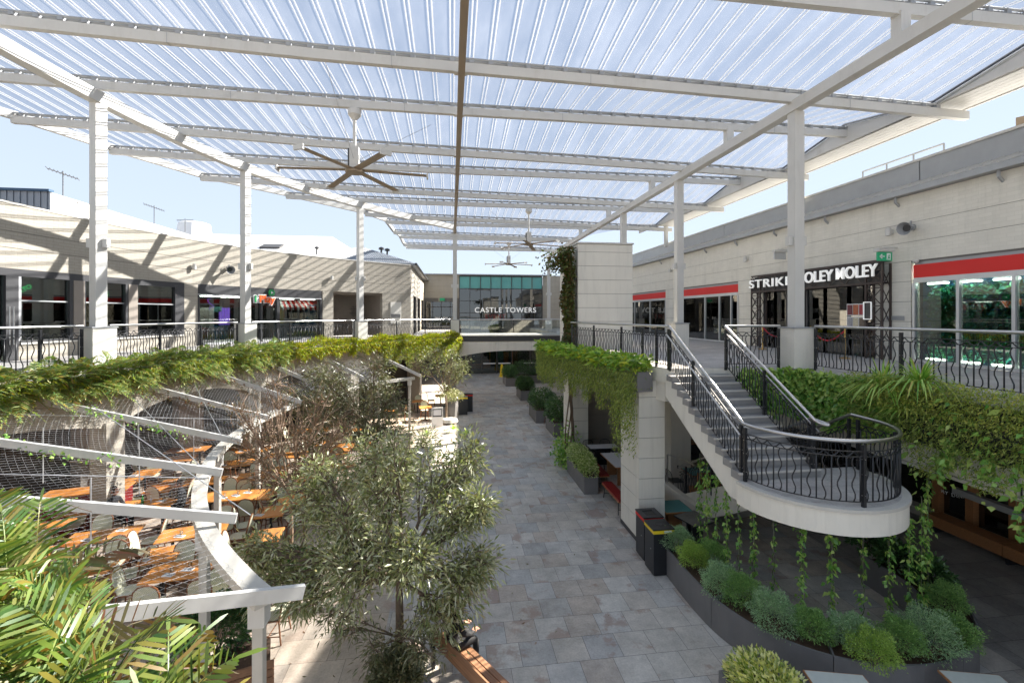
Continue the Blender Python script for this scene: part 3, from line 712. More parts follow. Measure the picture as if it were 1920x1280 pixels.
for z in (7.2, 7.88):
    mb.box((ox, (y0+y1)/2, z), (.06, y1-y0, .06)); mb.box((XR-.03, (y0+y1)/2, z), (.04, y1-y0, .05))
nk = int((y1-y0)/.62)
for k in range(nk):
    a = y0+(y1-y0)*k/nk; b_ = y0+(y1-y0)*(k+1)/nk
    mb.bar((ox+.02, a, 7.2), (ox+.02, b_, 7.88), .025, .025); mb.bar((ox+.02, b_, 7.2), (ox+.02, a, 7.88), .025, .025)
mb.build('lattice_beam', 'rustdark', pg)
MB().box((ox+.12, (y0+y1)/2, 7.54), (.03, y1-y0-.1, .6)).build('backing_board', 'black', pg)
yO = lambda px: ray(px)[1]/ray(px)[0]*(ox-.07)
sg = thing('venue_sign', 'white letters STRIKE on the left of the lattice beam', 'sign', (ox-.05, yR(1455), 7.54))
text('letters', 'STRIKE', .50, .06, (ox-.07, (yO(1405)+yO(1484))/2, 7.52), (-1, 0, 0), 'glasswhite', sg, bold=.0, spacing=1.12, fit=yO(1405)-yO(1484))
sg = thing('venue_sign', 'white slab letters HOLEY MOLEY on the right of the lattice beam', 'sign', (ox-.05, yO(1568), 7.54))
text('letters', 'HOLEY', .56, .06, (ox-.07, (yO(1494)+yO(1561))/2, 7.56), (-1, 0, 0), 'glasswhite', sg, bold=.006, fit=yO(1494)-yO(1561))
text('letters', 'MOLEY', .56, .06, (ox-.07, (yO(1567)+yO(1644))/2, 7.58), (-1, 0, 0), 'glasswhite', sg, bold=.006, fit=yO(1567)-yO(1644))

for a, b_ in ((1432, 1452), (1452, 1475), (1512, 1545), (1545, 1590), (1590, 1620), (1620, 1652)):
    rbox(a, b_, 4.86, 7.16, XR+.05, XR+.06, 'win', 'window_pane')
    for q in (a, b_): y = yR(q); MB().box((XR+.05, y, 6.0), (.1, .07, 2.35)).build('door_frame', 'black2', rb)
rbox(1409, 1655, 7.16, 7.8, XR+.02, XR+.1, 'black2', 'entrance_head'); rbox(1409, 1432, 4.8, 7.16, XR+.03, XR+.25, 'wallR', 'inner_pier')
# posters and plates
for i, px in enumerate((1594, 1605, 1616.5)):
    for j, z in enumerate((6.37, 5.93)):
        y = yR(px); la = 'small framed %s notice on the entrance glass, %s row' % (('dark red', 'orange and green', 'red and black', 'grey lined', 'cream no smoking', 'brown')[i+3*j], ('top', 'bottom')[j])
        po = thing('poster', la, 'poster', (XR-.0, y, z), group='notices on the entrance glass')
        MB().box((XR-.0, y, z), (.02, .24, .40)).build('border', 'paper', po)
        MT['pst%d%d' % (i, j)] = M_plain('poster_%d' % (i+3*j), ((.16, .03, .04), (.42, .12, .05), (.35, .04, .05), (.30, .30, .32), (.55, .50, .36), (.14, .11, .08))[i+3*j], .5, var=.6, sc=14)
        MB().box((XR-.012, y, z), (.01, .19, .34)).build('print', 'pst%d%d' % (i, j), po)
y = yR(1644.5); mb = MB()
for dy, dz, sy, sz in ((0, .27, .26, .025), (0, -.27, .26, .025), (.13, 0, .025, .54), (-.13, 0, .025, .54)): mb.box((ox-.03, y+dy, 6.33+dz), (.03, sy, sz))
li = thing('light_frame', 'rounded white light frame hung on the right lattice column', 'sign', (ox-.03, y, 6.3)); mb.build('frame', 'glasswhite', li); MB().box((ox-.02, y, 6.33), (.01, .22, .5)).build('panel', 'black2', li)
pl_ = thing('name_plate', 'long grey metal plate on the pier right of the portal', 'plate', (XR-.02, yR(1679), 6.1)); MB().box((XR-.012, yR(1679), 6.1), (.02, .55, .13)).build('plate', 'galv', pl_)
# wall fittings
def horn(c, f, la):
    c = Vector(c); f = Vector(f).normalized(); t_ = thing('horn_speaker', la, 'speaker', c, group='horn loudspeakers')
    mb = MB(); mb.tube([c-f*.28, c-f*.1, c+f*.02, c+f*.14], [.05, .06, .11, .19], 16, cap=False); mb.build('horn', 'galv', t_, smooth='all')
    MB().tube([c-f*.36, c-f*.2], .09, 12).build('driver', 'galv', t_, smooth=True)
    MB().tube([c+f*.0, c-f*.02], .10, 12).build('throat', 'black2', t_)
    MB().bar(c-f*.2, c-f*.2+Vector((-f.y*0, 0, .2)), .05, .03).build('bracket', 'galv', t_)
p = atX(1700, 428, XR-.3); horn(p, (-.95, -.22, -.15), 'grey horn speaker on the right wall above the portal')
def wall_lamp(c, n_, la, grp='wall up-down lights'):
    c = Vector(c); t_ = thing('wall_light', la, 'light', c, group=grp)
    MB().box(c+Vector(n_)*.05, (.1, .1, .12)).build('backplate', 'white', t_)
    MB().lathe(c+Vector(n_)*.14-V(0, 0, .13), [(.03, 0), (.075, .01), (.075, .25), (.03, .26)], 14).build('lamp_shade', 'white', t_, smooth=True)
for px, py, la in ((1673, 435, 'white cylinder light left of the horn speaker, right wall'), (1402, 486, 'white cylinder light above the portal left end'), (1260, 507, 'farthest white cylinder light on the right wall')):
    wall_lamp(atX(px, py, XR), (-1, 0, 0), la)
def exit_sign(c, dy, la, arrow=True):
    c = Vector(c); t_ = thing('exit_sign', la, 'sign', c)
    MB().tube([(XR, c.y, c.z+.28), (c.x, c.y, c.z+.28)], .02).build('arm', 'white', t_)
    MB().box((c.x, c.y, c.z+.2), (.55, .2, .1)).build('housing', 'white', t_)
    MB().box((c.x, c.y, c.z), (.5, .05, .26)).build('panel', 'exitgreen' if arrow else 'alu', t_)
    if arrow:
        y = c.y-.03; mb = MB()
        mb.bar((c.x-.18, y, c.z), (c.x-.02, y, c.z), .02, .03); mb.bar((c.x-.18, y, c.z), (c.x-.11, y, c.z+.06), .02, .03); mb.bar((c.x-.18, y, c.z), (c.x-.11, y, c.z-.06), .02, .03)
        mb.box((c.x+.12, y, c.z), (.13, .012, .2)); mb.build('arrow_symbol', 'paper', t_)
        mb = MB(); mb.tube([(c.x+.12, y-.008, c.z+.065), (c.x+.12, y-.008, c.z+.066)], .02, 8); mb.bar((c.x+.125, y-.01, c.z+.05), (c.x+.115, y-.01, c.z-.02), .012, .03)
        mb.bar((c.x+.115, y-.01, c.z-.02), (c.x+.08, y-.01, c.z-.08), .012, .02); mb.bar((c.x+.115, y-.01, c.z-.02), (c.x+.155, y-.01, c.z-.07), .012, .02); mb.build('running_figure', 'exitgreen', t_)
p = atX(1658, 481, XR-.45); exit_sign((XR-.45, p.y, p.z), 0, 'green exit sign with white arrow hanging over the portal')
p = atX(1462, 480, XR-.45); exit_sign((XR-.45, p.y, p.z), 0, 'grey unlit sign box beside the nearest right post', False)
for px, py, la in ((1717, 489, 'small dome camera at the corner of the near red band'),):
    p = atX(px, py, XR-.05); t_ = thing('dome_camera', la, 'camera', p); MB().lathe(p-V(0, 0, .08), [(.02, 0), (.07, .04), (.08, .08), (.08, .11), (.02, .12)], 12).build('dome', 'white', t_, smooth=True)
rr = thing('roof_rail', 'thin grey safety rail on top of the right roof', 'rail', (XR+1.5, yR(1600), 10.9))
y0, y1 = yR(1685), yR(1545); mb = MB(); mb.tube([(XR+1.6, y0, 11.5), (XR+1.6, y1, 11.5)], .03)
for k in range(4): y = y0+(y1-y0)*k/3; mb.tube([(XR+1.6, y, 10.95), (XR+1.6, y, 11.5)], .025)
mb.build('rail', 'galv', rr)
fl = thing('roof_floodlight', 'small brown floodlight standing on the right parapet', 'light', (XR+1.2, yR(1840), 11))
p = V(XR+1.3, yR(1842), 11.0); MB().box(p+V(0, 0, .25), (.2, .3, .22), .5).build('lamp_head', 'brown', fl); MB().tube([p, p+V(0, 0, .2)], .03).build('stand', 'galv', fl)

# ============================================================ far building and bridge
fb = thing('mall_entrance_building', 'cream building with tall dark glass curtain wall at the far end', 'building', (5, 46.3, 0))
mb = MB()
for k in range(9):
    z0 = 4.9+k*.6; z1 = z0+.588
    if z0 > 10.1: break
    mb.box((11.6, 46.2, (z0+z1)/2), (4.3, .3, z1-z0)); MB().box((-1.1, 46.2, (z0+z1)/2), (3.7, .3, z1-z0) if z0 > 7.5 else (.6, .3, z1-z0)).build('wall_panel', 'wallL', fb)
mb.build('wall', 'wallL', fb)
MB().box((-1.1, 46.23, 7.4), (3.6, .3, 5.3)).build('wall_joint', 'joint', fb); MB().box((11.6, 46.23, 7.4), (4.2, .3, 5.3)).build('wall_joint', 'joint', fb); MB().box((5, 49.5, 7.4), (9, .3, 5.3)).build('inner_wall', 'room', fb)
MB().box((.2, 46.0, 10.3), (20, .5, .1)).build('coping', 'galv', fb)
cx0, cx1 = .72, 9.3
MB().box(((cx0+cx1)/2, 46.05, 10.2), (cx1-cx0, .2, .16)).build('curtain_head', 'black2', fb)
for k in range(8):
    xa = cx0+(cx1-cx0)*k/8; xb = cx0+(cx1-cx0)*(k+1)/8; xm = (xa+xb)/2
    MB().box((xm, 45.98, 9.5), (xb-xa, .03, 1.25)).build('window_pane', 'tealglass', fb)
    for z0, z1 in ((7.62, 8.87), (6.4, 7.62), (3.6, 6.4)):
        g = MB(); g.box((xm, 45.98, (z0+z1)/2), (xb-xa, .03, z1-z0), m=Matrix.Rotation(random.uniform(-.006, .006), 3, 'X')); g.build('window_pane', 'mirror', fb)
for k in range(9): x = cx0+(cx1-cx0)*k/8; MB().box((x, 45.93, 6.85), (.06, .1, 6.5)).build('mullion', 'black2', fb)
for z in (10.12, 8.87, 7.62, 6.4): MB().box(((cx0+cx1)/2, 45.935, z), (cx1-cx0, .08, .06)).build('transom', 'black2', fb)
sg = thing('mall_sign', 'white letters CASTLE TOWERS across the dark curtain wall', 'sign', (5.5, 45.8, 6.7))
text('letters', 'CASTLE TOWERS', .74, .08, (5.45, 45.8, 6.66), (0, -1, 0), 'glasswhite', sg, bold=.006, spacing=1.15, sx=1.0)
sg = thing('event_sign', 'red letters glowing inside the glass under the mall name', 'sign', (4.5, 46.6, 6.3))
text('letters', 'EVENT', .62, .03, (4.4, 45.9, 6.02), (0, -1, 0), 'redvinyl', sg, spacing=1.2)  # plain dark red colour, set before the glass, no glow
# upper doors on the left of the curtain wall, inner dark room
MB().box((-1.1, 45.98, 6.2), (2.9, .03, 2.6)).build('window_pane', 'mirror', fb)
mb = MB()
for x in (-2.6, -1.95, -1.1, -.2, .3): mb.box((x, 45.93, 6.15), (.07, .08, 2.7))
mb.box((-1.1, 45.93, 7.0), (2.9, .08, .08)); mb.build('door_frame', 'black2', fb)
mb = MB()
for x in (-1.5, -.7): mb.box((x, 45.92, 5.9), (.5, .02, .12))
mb.build('door_notice', 'paper', fb)
MB().box((-1.0, 45.9, 7.75), (.5, .1, .28)).build('exit_panel', 'exitgreen', thing('exit_sign', 'tiny green exit sign above the far upper doors', 'sign', (-1, 45.9, 7.7)))
MB().box((5, 52, 4.7), (22, 12, .2)).build('inner_floor', 'room2', fb); MB().box((5, 58, 5), (22, .1, 10)).build('back_room_wall', 'room', fb)
# ground floor doors under the bridge
MB().box((5, 47.4, 4.0), (17, .3, 1.2)).build('door_head', 'room', fb)
for x, wd, m_ in ((1.2, .5, 'black2'), (2.3, 1.5, 'win'), (3.9, 1.6, 'win'), (5.5, 1.5, 'win'), (7.3, 1.8, 'win'), (9.2, 1.6, 'win')):
    p = MB().box((x, 47.4, 1.75), (wd, .03, 3.4)).build('door_pane', m_, fb)
for x in (.9, 1.5, 3.1, 4.7, 6.3, 8.3, 10.0): MB().box((x, 47.35, 1.75), (.09, .12, 3.5)).build('door_frame', 'black2', fb)
for x in (3.9, 5.5, 8.2, 9.2): MB().box((x, 47.33, 1.05), (1.3, .02, .12)).build('door_bar', 'paper', fb)
MB().box((10.6, 47.3, 1.9), (.9, .4, 3.8)).build('pier', 'wallL', fb)
MB().box((2.9, 49.5, 1.6), (2.6, .2, 2.6)).build('timber_surround', 'orangep', fb); MB().box((3.1, 49.35, 1.7), (1.9, .1, 1.7)).build('screen', 'black', fb)
MB().box((5.4, 50, 1.7), (.5, .3, 3)).build('teal_banner', 'teal', fb); MB().box((6.0, 50, 1.2), (.5, .3, 1.6)).build('orange_banner', 'orangep', fb); MB().box((6.9, 49.9, 1.6), (.7, .5, 3.2)).build('timber_pier', 'warmtimber', fb)
MB().box((7.4, 47.3, 3.25), (1.3, .15, .55)).build('sign_box', 'paper', fb)
MB().box((5, 53, .05), (18, 11, .08)).build('lobby_floor', 'room2', fb)
for x in (2.5, 5, 7.5, 3.4): MB().lathe((x, 49.5, 3.45), [(.12, 0), (.12, .04)], 10).build('ceiling_lamp', 'lamp', fb)
# side walls of the ground floor passage
us = thing('undercroft_wall', 'dark ground floor shopfronts beneath the far left walkway', 'wall', (-2.9, 40, 0))
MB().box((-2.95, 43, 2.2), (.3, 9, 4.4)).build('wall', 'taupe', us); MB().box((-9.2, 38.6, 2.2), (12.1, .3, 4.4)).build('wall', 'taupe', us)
for x in (-4.2, -5.6, -7.4): MB().box((x, 38.4, 1.6), (1.1, .05, 3.0)).build('glass_door', 'mirror', us); 
mb = MB()
for x in (-4.8, -3.6, -6.2, -5.0, -8, -6.8): mb.box((x, 38.38, 1.6), (.08, .1, 3.1))
mb.build('door_frame', 'black2', us)
us = thing('undercroft_wall', 'pale ground floor wall beneath the far right terrace', 'wall', (9, 40, 0))
mb = MB(); mb.box((11.5, 39, 2.2), (.3, 16, 4.4)); mb.build('wall', 'render', us); MB().box((9.4, 30.5, 2.2), (.8, .8, 4.4)).build('wall', 'render', us)

br = thing('footbridge', 'cream footbridge with shallow arched soffit and glass rail at the far end', 'bridge', (4, 31, 4.4))
X0, X1 = .45, 8.0
MB().box((4.1, 32.6, 4.58), (7.8, 3.2, .36)).build('deck', 'render', br)
MB().box((4.1, 32.6, 4.79), (7.7, 3.1, .05)).build('paving', 'deck', br)
N_ = 24; top = 4.36
for seg in range(3):
    mb = MB(); xa = X0+(X1-X0)*seg/3; xb = X0+(X1-X0)*(seg+1)/3-.015; rings = []
    for k in range(9):
        x = xa+(xb-xa)*k/8; t = (x-X0)/(X1-X0)*2-1; zb = 3.72-.40*max(0, -t)**2.2*1.0-.12*max(0, t)**3
        rings.append([(x, 30.85, zb), (x, 31.25, zb), (x, 31.25, top), (x, 30.85, top)])
    mb.loft(rings).build('arched_fascia', 'render', br)
MB().box((4.2, 30.95, 4.56), (7.7, .3, .34)).build('black_channel', 'black2', br)
MB().box((4.2, 30.9, 4.76), (7.7, .36, .05)).build('edge_trim', 'white', br)
for k in range(2):
    xa = .6+3.65*k; MB().box((xa+1.8, 30.9, 5.3), (3.6, .015, 1.0)).build('glass_panel', 'clear', br)
MB().tube([(.5, 30.9, 5.88), (8.0, 30.9, 5.88)], .03).build('handrail', 'steel', br, smooth=True)
MB().box((4.2, 34.1, 4.5), (7.7, .12, .7)).build('back_fascia', 'black2', br)
mb = MB()
for k in range(76): mb.box((.5+k*.1, 34.1, 5.3), (.022, .022, 1.0))
mb.box((4.2, 34.1, 5.85), (7.6, .04, .04))
mb.build('bars', 'black', br)

# ============================================================ tower, pillars and walls on the right
def blockwall(name, x0, x1, y0, y1, z0, z1, h, label, cat='pillar', mat='render', step=False, group=None):
    t_ = thing(name, label, cat, ((x0+x1)/2, (y0+y1)/2, z0), group=group)
    mb = MB(); z = z0; 
    while z < z1-.02:
        zt = min(z+h, z1); mb.box(((x0+x1)/2, (y0+y1)/2, (z+zt-.014)/2), (x1-x0, y1-y0, zt-.014-z)); z = zt
    mb.build('blocks', mat, t_)
    MB().box(((x0+x1)/2, (y0+y1)/2, (z0+z1)/2-.02), (x1-x0-.03, y1-y0-.03, z1-z0-.05)).build('joint', 'joint', t_)
    return t_
tw = blockwall('lift_tower', 5.03, 7.35, 17.6, 20.6, 4.8, 9.08, .565, 'tall plain cream block tower with a climber on its left edge', 'tower')
MB().box((6.19, 19.1, 9.11), (2.4, 3.1, .06)).build('coping', 'white', tw)
pA = blockwall('pillar', 5.0, 5.74, 11.55, 12.85, 0.12, 4.42, .55, 'nearest big cream block pillar beside the red and yellow bins', group='block pillars', mat='render')
MB().box((5.37, 12.2, .06), (.76, 1.32, .12)).build('skirting', 'black2', pA)
pB = blockwall('pillar', 5.05, 5.8, 18.7, 20.0, 0, 4.42, .55, 'farther cream block pillar beside the vine trunk', group='block pillars', mat='render')
wl = thing('wall_light', 'small white light on the farther block pillar', 'light', (5.5, 18.68, 3.0)); MB().lathe((5.5, 18.62, 2.95), [(.02, 0), (.06, 0), (.06, .28), (.02, .28)], 12).build('lamp_shade', 'paper', wl, smooth=True); MB().box((5.5, 18.68, 3.08), (.08, .04, .2)).build('backplate', 'white', wl)
uw = blockwall('undercroft_wall', 5.8, 10.6, 19.75, 20.0, 0, 4.42, .55, 'grey block wall behind the white topped tables', 'wall', 'taupe')
uw = blockwall('undercroft_wall', 8.2, 9.0, 16.0, 16.5, 0, 4.42, 4.4, 'pale pier behind the teal tables below the stairs', 'wall', 'render')
uc = thing('cafe_facade', 'dark glazed cafe front with timber posts under the right terrace', 'shopfront', (14.6, 10, 0))
MB().box((14.75, 14, 2.2), (.1, 36, 4.4)).build('glazing', 'mirror', uc); MB().box((17, 14, 2.2), (.1, 36, 4.4)).build('back_room_wall', 'room', uc)
for px in (1758, 1822, 1905, 1990):
    a, b_ = ray(px); y = 14.6/a*b_; MB().box((14.62, y, 2.1), (.22, .2, 4.2)).build('timber_post', 'warmtimber', uc)
MB().box((14.6, 14, .12), (.6, 36, .24)).build('plinth', 'concrete', uc)
p = atX(1775, 905, 14.55)
for i, ch in enumerate('ALL DAY DINING'):
    a = -1.0+2.0*i/13; text('window_letter', ch, .15, .01, (14.6, p.y-math.sin(a)*.62, p.z-.0-math.cos(a)*.32), (-1, 0, 0), 'paper', uc, roll=a*.6) if ch != ' ' else None
gb = thing('grey_beam', 'slanting grey steel beam in front of the dark cafe', 'beam', (11.5, 8, 3))
MB().bar(atX(1790, 918, 12.3), atX(1990, 992, 12.3), .16, .14).build('beam', 'galv', gb)
for px, py, X in ((1060, 700, 8.2),): pass

# fascias of the upper floors facing the court
fa = thing('balcony_fascia', 'cream curved fascia with arched openings below the left balcony', 'fascia', (-9.6, 13.6, 3.3))
Bq = lambda y: B.s_of_y(y)
q_end = B.len
colq = [B.hit(211) or Bq(14.7), B.hit(475) or Bq(19.9), Bq(24.6), B.len-.25]
colq = [Bq(6.0)]+colq
def arch_z(q):
    for a, b_ in zip(colq[:-1], colq[1:]):
        if a <= q <= b_:
            t = (q-a)/(b_-a); return 3.52-.55*(abs(2*t-1))**2.4
    return 3.0
mb = MB(); rings = []; n = 90
for i in range(n+1):
    q = .3+(q_end-.3)*i/n; a = B.off(q, .02); b_ = B.off(q, -.33); z = arch_z(q); rings.append([(a.x, a.y, z), (b_.x, b_.y, z), (b_.x, b_.y, 4.41), (a.x, a.y, 4.41)])
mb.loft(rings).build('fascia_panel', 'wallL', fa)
mb = MB(); strip(mb, B, .3, q_end, 4.43, 4.72, -.1, .06); mb.build('edge_band', 'render', fa)
for i, q in enumerate(colq[1:]):
    p = B.off(q, -.15); t_ = thing('column', 'square cream column under the left balcony, %s from the camera' % ('nearest', 'second', 'third', 'farthest')[i], 'column', (p.x, p.y, 0), group='columns under the left balcony')
    tn = B.tan(q); MB().box((p.x, p.y, 1.6), (.55, .5, 3.2), math.atan2(tn.y, tn.x)).build('shaft', 'wallL', t_); MB().box((p.x, p.y, .06), (.6, .55, .12), math.atan2(tn.y, tn.x)).build('skirting', 'black2', t_)
ul = thing('undercroft_shopfront', 'dark restaurant front with taupe piers beneath the left balcony', 'shopfront', (-13, 15, 0))
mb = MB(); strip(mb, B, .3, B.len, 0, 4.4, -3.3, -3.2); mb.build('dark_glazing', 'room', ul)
for k in range(9):
    q = 1.0+k*3.3; mb = MB(); strip(mb, B, q, q+.9, 0, 4.4, -3.15, -2.8); mb.build('taupe_pier', 'taupe', ul)
mb = MB(); strip(mb, B, .3, B.len, 3.0, 3.1, -3.18, -3.05); mb.build('transom', 'black2', ul)
fr = thing('terrace_fascia', 'cream fascia below the right terrace and green wall', 'fascia', (9.3, 8, 3.2))
mb = MB(); mb.box((9.45, 4.5, 3.8), (.3, 13.0, 1.22)); mb.build('fascia_panel', 'render', fr)
mb = MB(); mb.box((8.35, 11.1, 3.8), (1.85, .3, 1.22)); mb.build('return_panel', 'render', fr)
mb = MB(); mb.box((9.43, 4.5, 3.16), (.4, 13.0, .06)); mb.build('drip_edge', 'concrete', fr)
for y in (9, 6.2, 3.4): MB().box((9.29, y, 3.3), (.01, .02, .22)).build('clip', 'black2', fr)
mb = MB(); mb.prism([(5.6, 11.25), (5.35, 12), (4.65, 17), (4.75, 20.6), (8, 20.8), (8, 20.6), (4.95, 20.4), (4.85, 17.05), (5.55, 12.05), (5.75, 11.25)], 3.9, 4.41); mb.build('return_fascia', 'render', fr)
# ============================================================ the canopy
YK = {k: 10.8+2.85*(k-1) for k in range(-2, 13)}
XL = dict(zip(range(-2, 13), [-18, -18, -18, -17, -16, -14.1, -13.2, -11.4, -8.7, -5.2, -4.4, -4.25, -4.15, -4.15, -4.2]))
XE = {k: (13.35 if k <= 8 else 9.6) for k in YK}
def lerp(x, pts):
    for (a, u), (b, v) in zip(pts[:-1], pts[1:]):
        if x <= b: return u+(v-u)*max(0, (x-a))/(b-a)
    return pts[-1][1]
def hbot(k, x):
    if k % 2: return EYE+lerp(x, [(-18, 6.22), (-14, 6.18), (-9, 6.08), (-4, 5.87), (0, 5.79), (6, 5.68), (14.4, 5.47)])
    return EYE+lerp(x, [(-18, 6.28), (-13, 6.24), (-9, 6.13), (-4, 6.06), (0, 6.03), (14.4, 6.05)])
cn = thing('canopy_roof', 'huge clear ribbed sheet canopy on white steel posts covering the court', 'canopy', (0, 15, 4.8))
for k in YK:
    xe = 14.35 if (k % 2 and k <= 8) else XE[k]
    n = 9; xs = [XL[k]+(xe-XL[k])*i/n for i in range(n+1)]
    y = YK[k]
    MB().loft([[(x, y-.07, hbot(k, x)), (x, y+.07, hbot(k, x)), (x, y+.07, hbot(k, x)+.225), (x, y-.07, hbot(k, x)+.225)] for x in xs]).build('purlin', 'white', cn)
    for sx in (-6.2, -1.4, 3.4, 10.6):
        if XL[k]+.5 < sx < XE[k]-.5: MB().box((sx, y, hbot(k, sx)+.112), (.012, .148, .235)).build('splice_plate', 'galv', cn)
    for sx in (.2, 9.0):
        if sx < XE[k]: MB().box((sx, y, hbot(k, sx)-.012), (.3, .17, .02)).build('seat_plate', 'white', cn)
    mb = MB()
    for dy, dz in ((-.05, .325), (.05, .325)):
        mb.tube([(x, y+dy, hbot(k, x)+dz) for x in xs[:-1]+[XE[k]]], .028, 6)
    x = math.ceil(XL[k]/.46)*.46
    while x < XE[k]:
        mb.box((x, y, hbot(k, x)+.265), (.11, .16, .08)); x += .46
    mb.build('sheet_rail', 'galv', cn)
def hs_(k, x): return hbot(k, x)+.375
for k in list(YK)[:-1]:
    ya, yb = YK[k], YK[k+1]; n = 14; mb = MB(); P = []
    xa = [XL[k]+(XE[k]-XL[k])*i/n for i in range(n+1)]; xb = [XL[k+1]+(XE[k+1]-XL[k+1])*i/n for i in range(n+1)]
    P = [(x, ya, hs_(k, x)) for x in xa]+[(x, yb, hs_(k+1, x)) for x in xb]
    mb.add(P, [(i, i+1, n+2+i, n+1+i) for i in range(n)]); mb.build('roof_sheet', 'sheet', cn)
    mb = MB(); x = math.ceil(max(XL[k], -18)/.46)*.46
    while x < max(XE[k], XE[k+1]):
        t0, t1 = 0, 1
        if x < XL[k+1]: t1 = (x-XL[k])/(XL[k+1]-XL[k])
        if x > XE[k+1]: t1 = .0
        if t1 > .03:
            for dx in (-.045, .045):
                a = V(x+dx, ya, hs_(k, x)+.035); b_ = V(x+dx, yb, hs_(k+1, x)+.035); mb.bar(a, a.lerp(b_, t1), .028, .012)
        x += .46
    mb.build('lap_seams', 'seam', cn, kind='stuff')
# edge trims
for k in list(YK)[:-1]:
    a = V(XL[k], YK[k], hs_(k, XL[k])-.1); b_ = V(XL[k+1], YK[k+1], hs_(k+1, XL[k+1])-.1)
    MB().bar(a, b_, .16, .26).build('edge_beam', 'white', cn)
    if k < 8:
        xe = 13.37; za, zb = hs_(k, xe), hs_(k+1, xe); a = V(xe, YK[k], za); b_ = V(xe, YK[k+1], zb)
        MB().bar(a+V(0, 0, -.02), b_+V(0, 0, -.02), .10, .10).build('gable_trim', 'white', cn)
        MB().bar(a+V(-.1, 0, .06), b_+V(-.1, 0, .06), .05, .05).build('gable_gasket', 'black2', cn)
        zl = EYE+5.84
        mb = MB(); e = .06
        mb.add([(xe-e, YK[k], zl), (xe-e, YK[k+1], zl), (xe-e, YK[k+1], zb-.05), (xe-e, YK[k], za-.05), (xe, YK[k], zl), (xe, YK[k+1], zl), (xe, YK[k+1], zb-.05), (xe, YK[k], za-.05)],
               [(0, 1, 2, 3), (4, 5, 6, 7), (0, 1, 5, 4), (1, 2, 6, 5), (2, 3, 7, 6), (3, 0, 4, 7)])
        mb.build('gable_panel', 'white', cn)
mb = MB()
for i in range(5): mb.box((13.47+i*.2, 12, EYE+5.84), (.19, 32, .06))
mb.build('eave_soffit', 'white', cn)
MB().box((14.42, 12, EYE+5.86), (.06, 32, .14)).build('eave_fascia', 'white', cn)
for y in (16.5, 27.9): MB().box((13.95, y, 11.35), (.2, .2, 1.35)).build('eave_post', 'white', cn)
# long beams and posts
MB().bar((.23, 1, EYE+5.63), (.18, 30.6, EYE+5.63), .15, .26).build('centre_beam', 'brown', cn)
MB().bar((9.0, 1, EYE+5.50), (9.0, 42, EYE+5.50), .26, .28).build('side_beam', 'white', cn)
LP = [(-9.6, 13.65), (-8.27, 19.35), (-4.93, 25.05), (.18, 30.75)]
cb = Curve([(-9.9, 2), (-9.9, 8)]+LP, .8)
mb = MB(); rings = []
for i in range(61):
    q = cb.len*i/60; a = cb.off(q, -.14); b_ = cb.off(q, .14); z0 = EYE+5.76
    rings.append([(a.x, a.y, z0), (b_.x, b_.y, z0), (b_.x, b_.y, z0+.32), (a.x, a.y, z0+.32)])
mb.loft(rings).build('side_beam', 'white', cn)
for k in (0, 2, 4, 6, 8):      # short stubs carrying the ridge purlins on the right beam
    MB().box((9.0, YK[k], EYE+5.86), (.22, .22, .46)).build('stub_post', 'white', cn)
RP = [(9.05, 10.8), (9.05, 17.0), (9.05, 22.9), (9.0, 41.3)]
for (x, y), zt, left in [(p, EYE+5.77, 1) for p in LP]+[(p, EYE+5.36, 0) for p in RP]:
    rzp = -.45 if left and x < -6 else (-.8 if left and x < 0 else 0); po = MB().box((x, y, (5.85+zt)/2), (.27, .27, zt-5.85), rzp).build('post', 'white', cn)
    pl = MB().box((x, y, 5.32), (.56, .56, 1.04), rzp).build('plinth', 'render', po)
    MB().box((x, y, 5.86), (.61, .61, .035), rzp).build('plinth_cap', 'galv', pl)
    for s_ in (-1, 1):
        MB().box((x+s_*.2, y, 8.15), (.11, .14, .24)).build('lamp', 'white', po)
MB().box((6.2, 22.2, EYE+5.7), (.4, .12, .07)).build('batten_light', 'galv', cn)

# ceiling fans
def fan(x, y, zh, zt, rad, la, rot):
    t_ = thing('ceiling_fan', la, 'fan', (x, y, zh), group='big six bladed fans')
    MB().lathe((x, y, zt-.32), [(.06, 0), (.19, .14), (.19, .30), (.1, .32)], 14).build('mount', 'white', t_, smooth=True)
    MB().tube([(x, y, zh+.7), (x, y, zt-.2)], .05, 10).build('downrod', 'white', t_, smooth=True)
    MB().box((x, y, zh+.42), (.26, .22, .6)).build('motor', 'white', t_)
    MB().box((x-.15, y, zh+.42), (.05, .2, .5)).build('control_box', 'black2', t_)
    MB().lathe((x, y, zh-.03), [(.02, 0), (.26, .01), (.28, .06), (.15, .12)], 20).build('hub', 'brown', t_, smooth=True)
    for k in range(6):
        a = rot+k*math.pi/3; d = V(math.cos(a), math.sin(a), 0); n_ = V(-d.y, d.x, 0)
        c0 = V(x, y, zh+.05)+d*.2; c1 = V(x, y, zh+.0)+d*rad; mb = MB(); rings = []
        for i in range(5):
            c = c0.lerp(c1, i/4); w_ = .12; rings.append([c-n_*w_+V(0, 0, .015), c+V(0, 0, .05), c+n_*w_+V(0, 0, .005), c+V(0, 0, -.015)])
        bl = mb.loft(rings).build('blade', 'brown', t_)
        MB().bar(c1-n_*.15, c1+n_*.15, .05, .13).build('blade_tip', 'white', bl)
    mb = MB()
    for k in range(3): a = rot+.4+k*2.09; mb.tube([(x, y, zh+.3), (x+math.cos(a)*2.4, y+math.sin(a)*2.4, zt+.1)], .006, 4)
    mb.build('stay_wires', 'galv', t_)
fan(-2.84, 13.65, EYE+4.18, EYE+6.03, 2.1, 'nearest brown six bladed fan hanging left of the centre beam', .05)
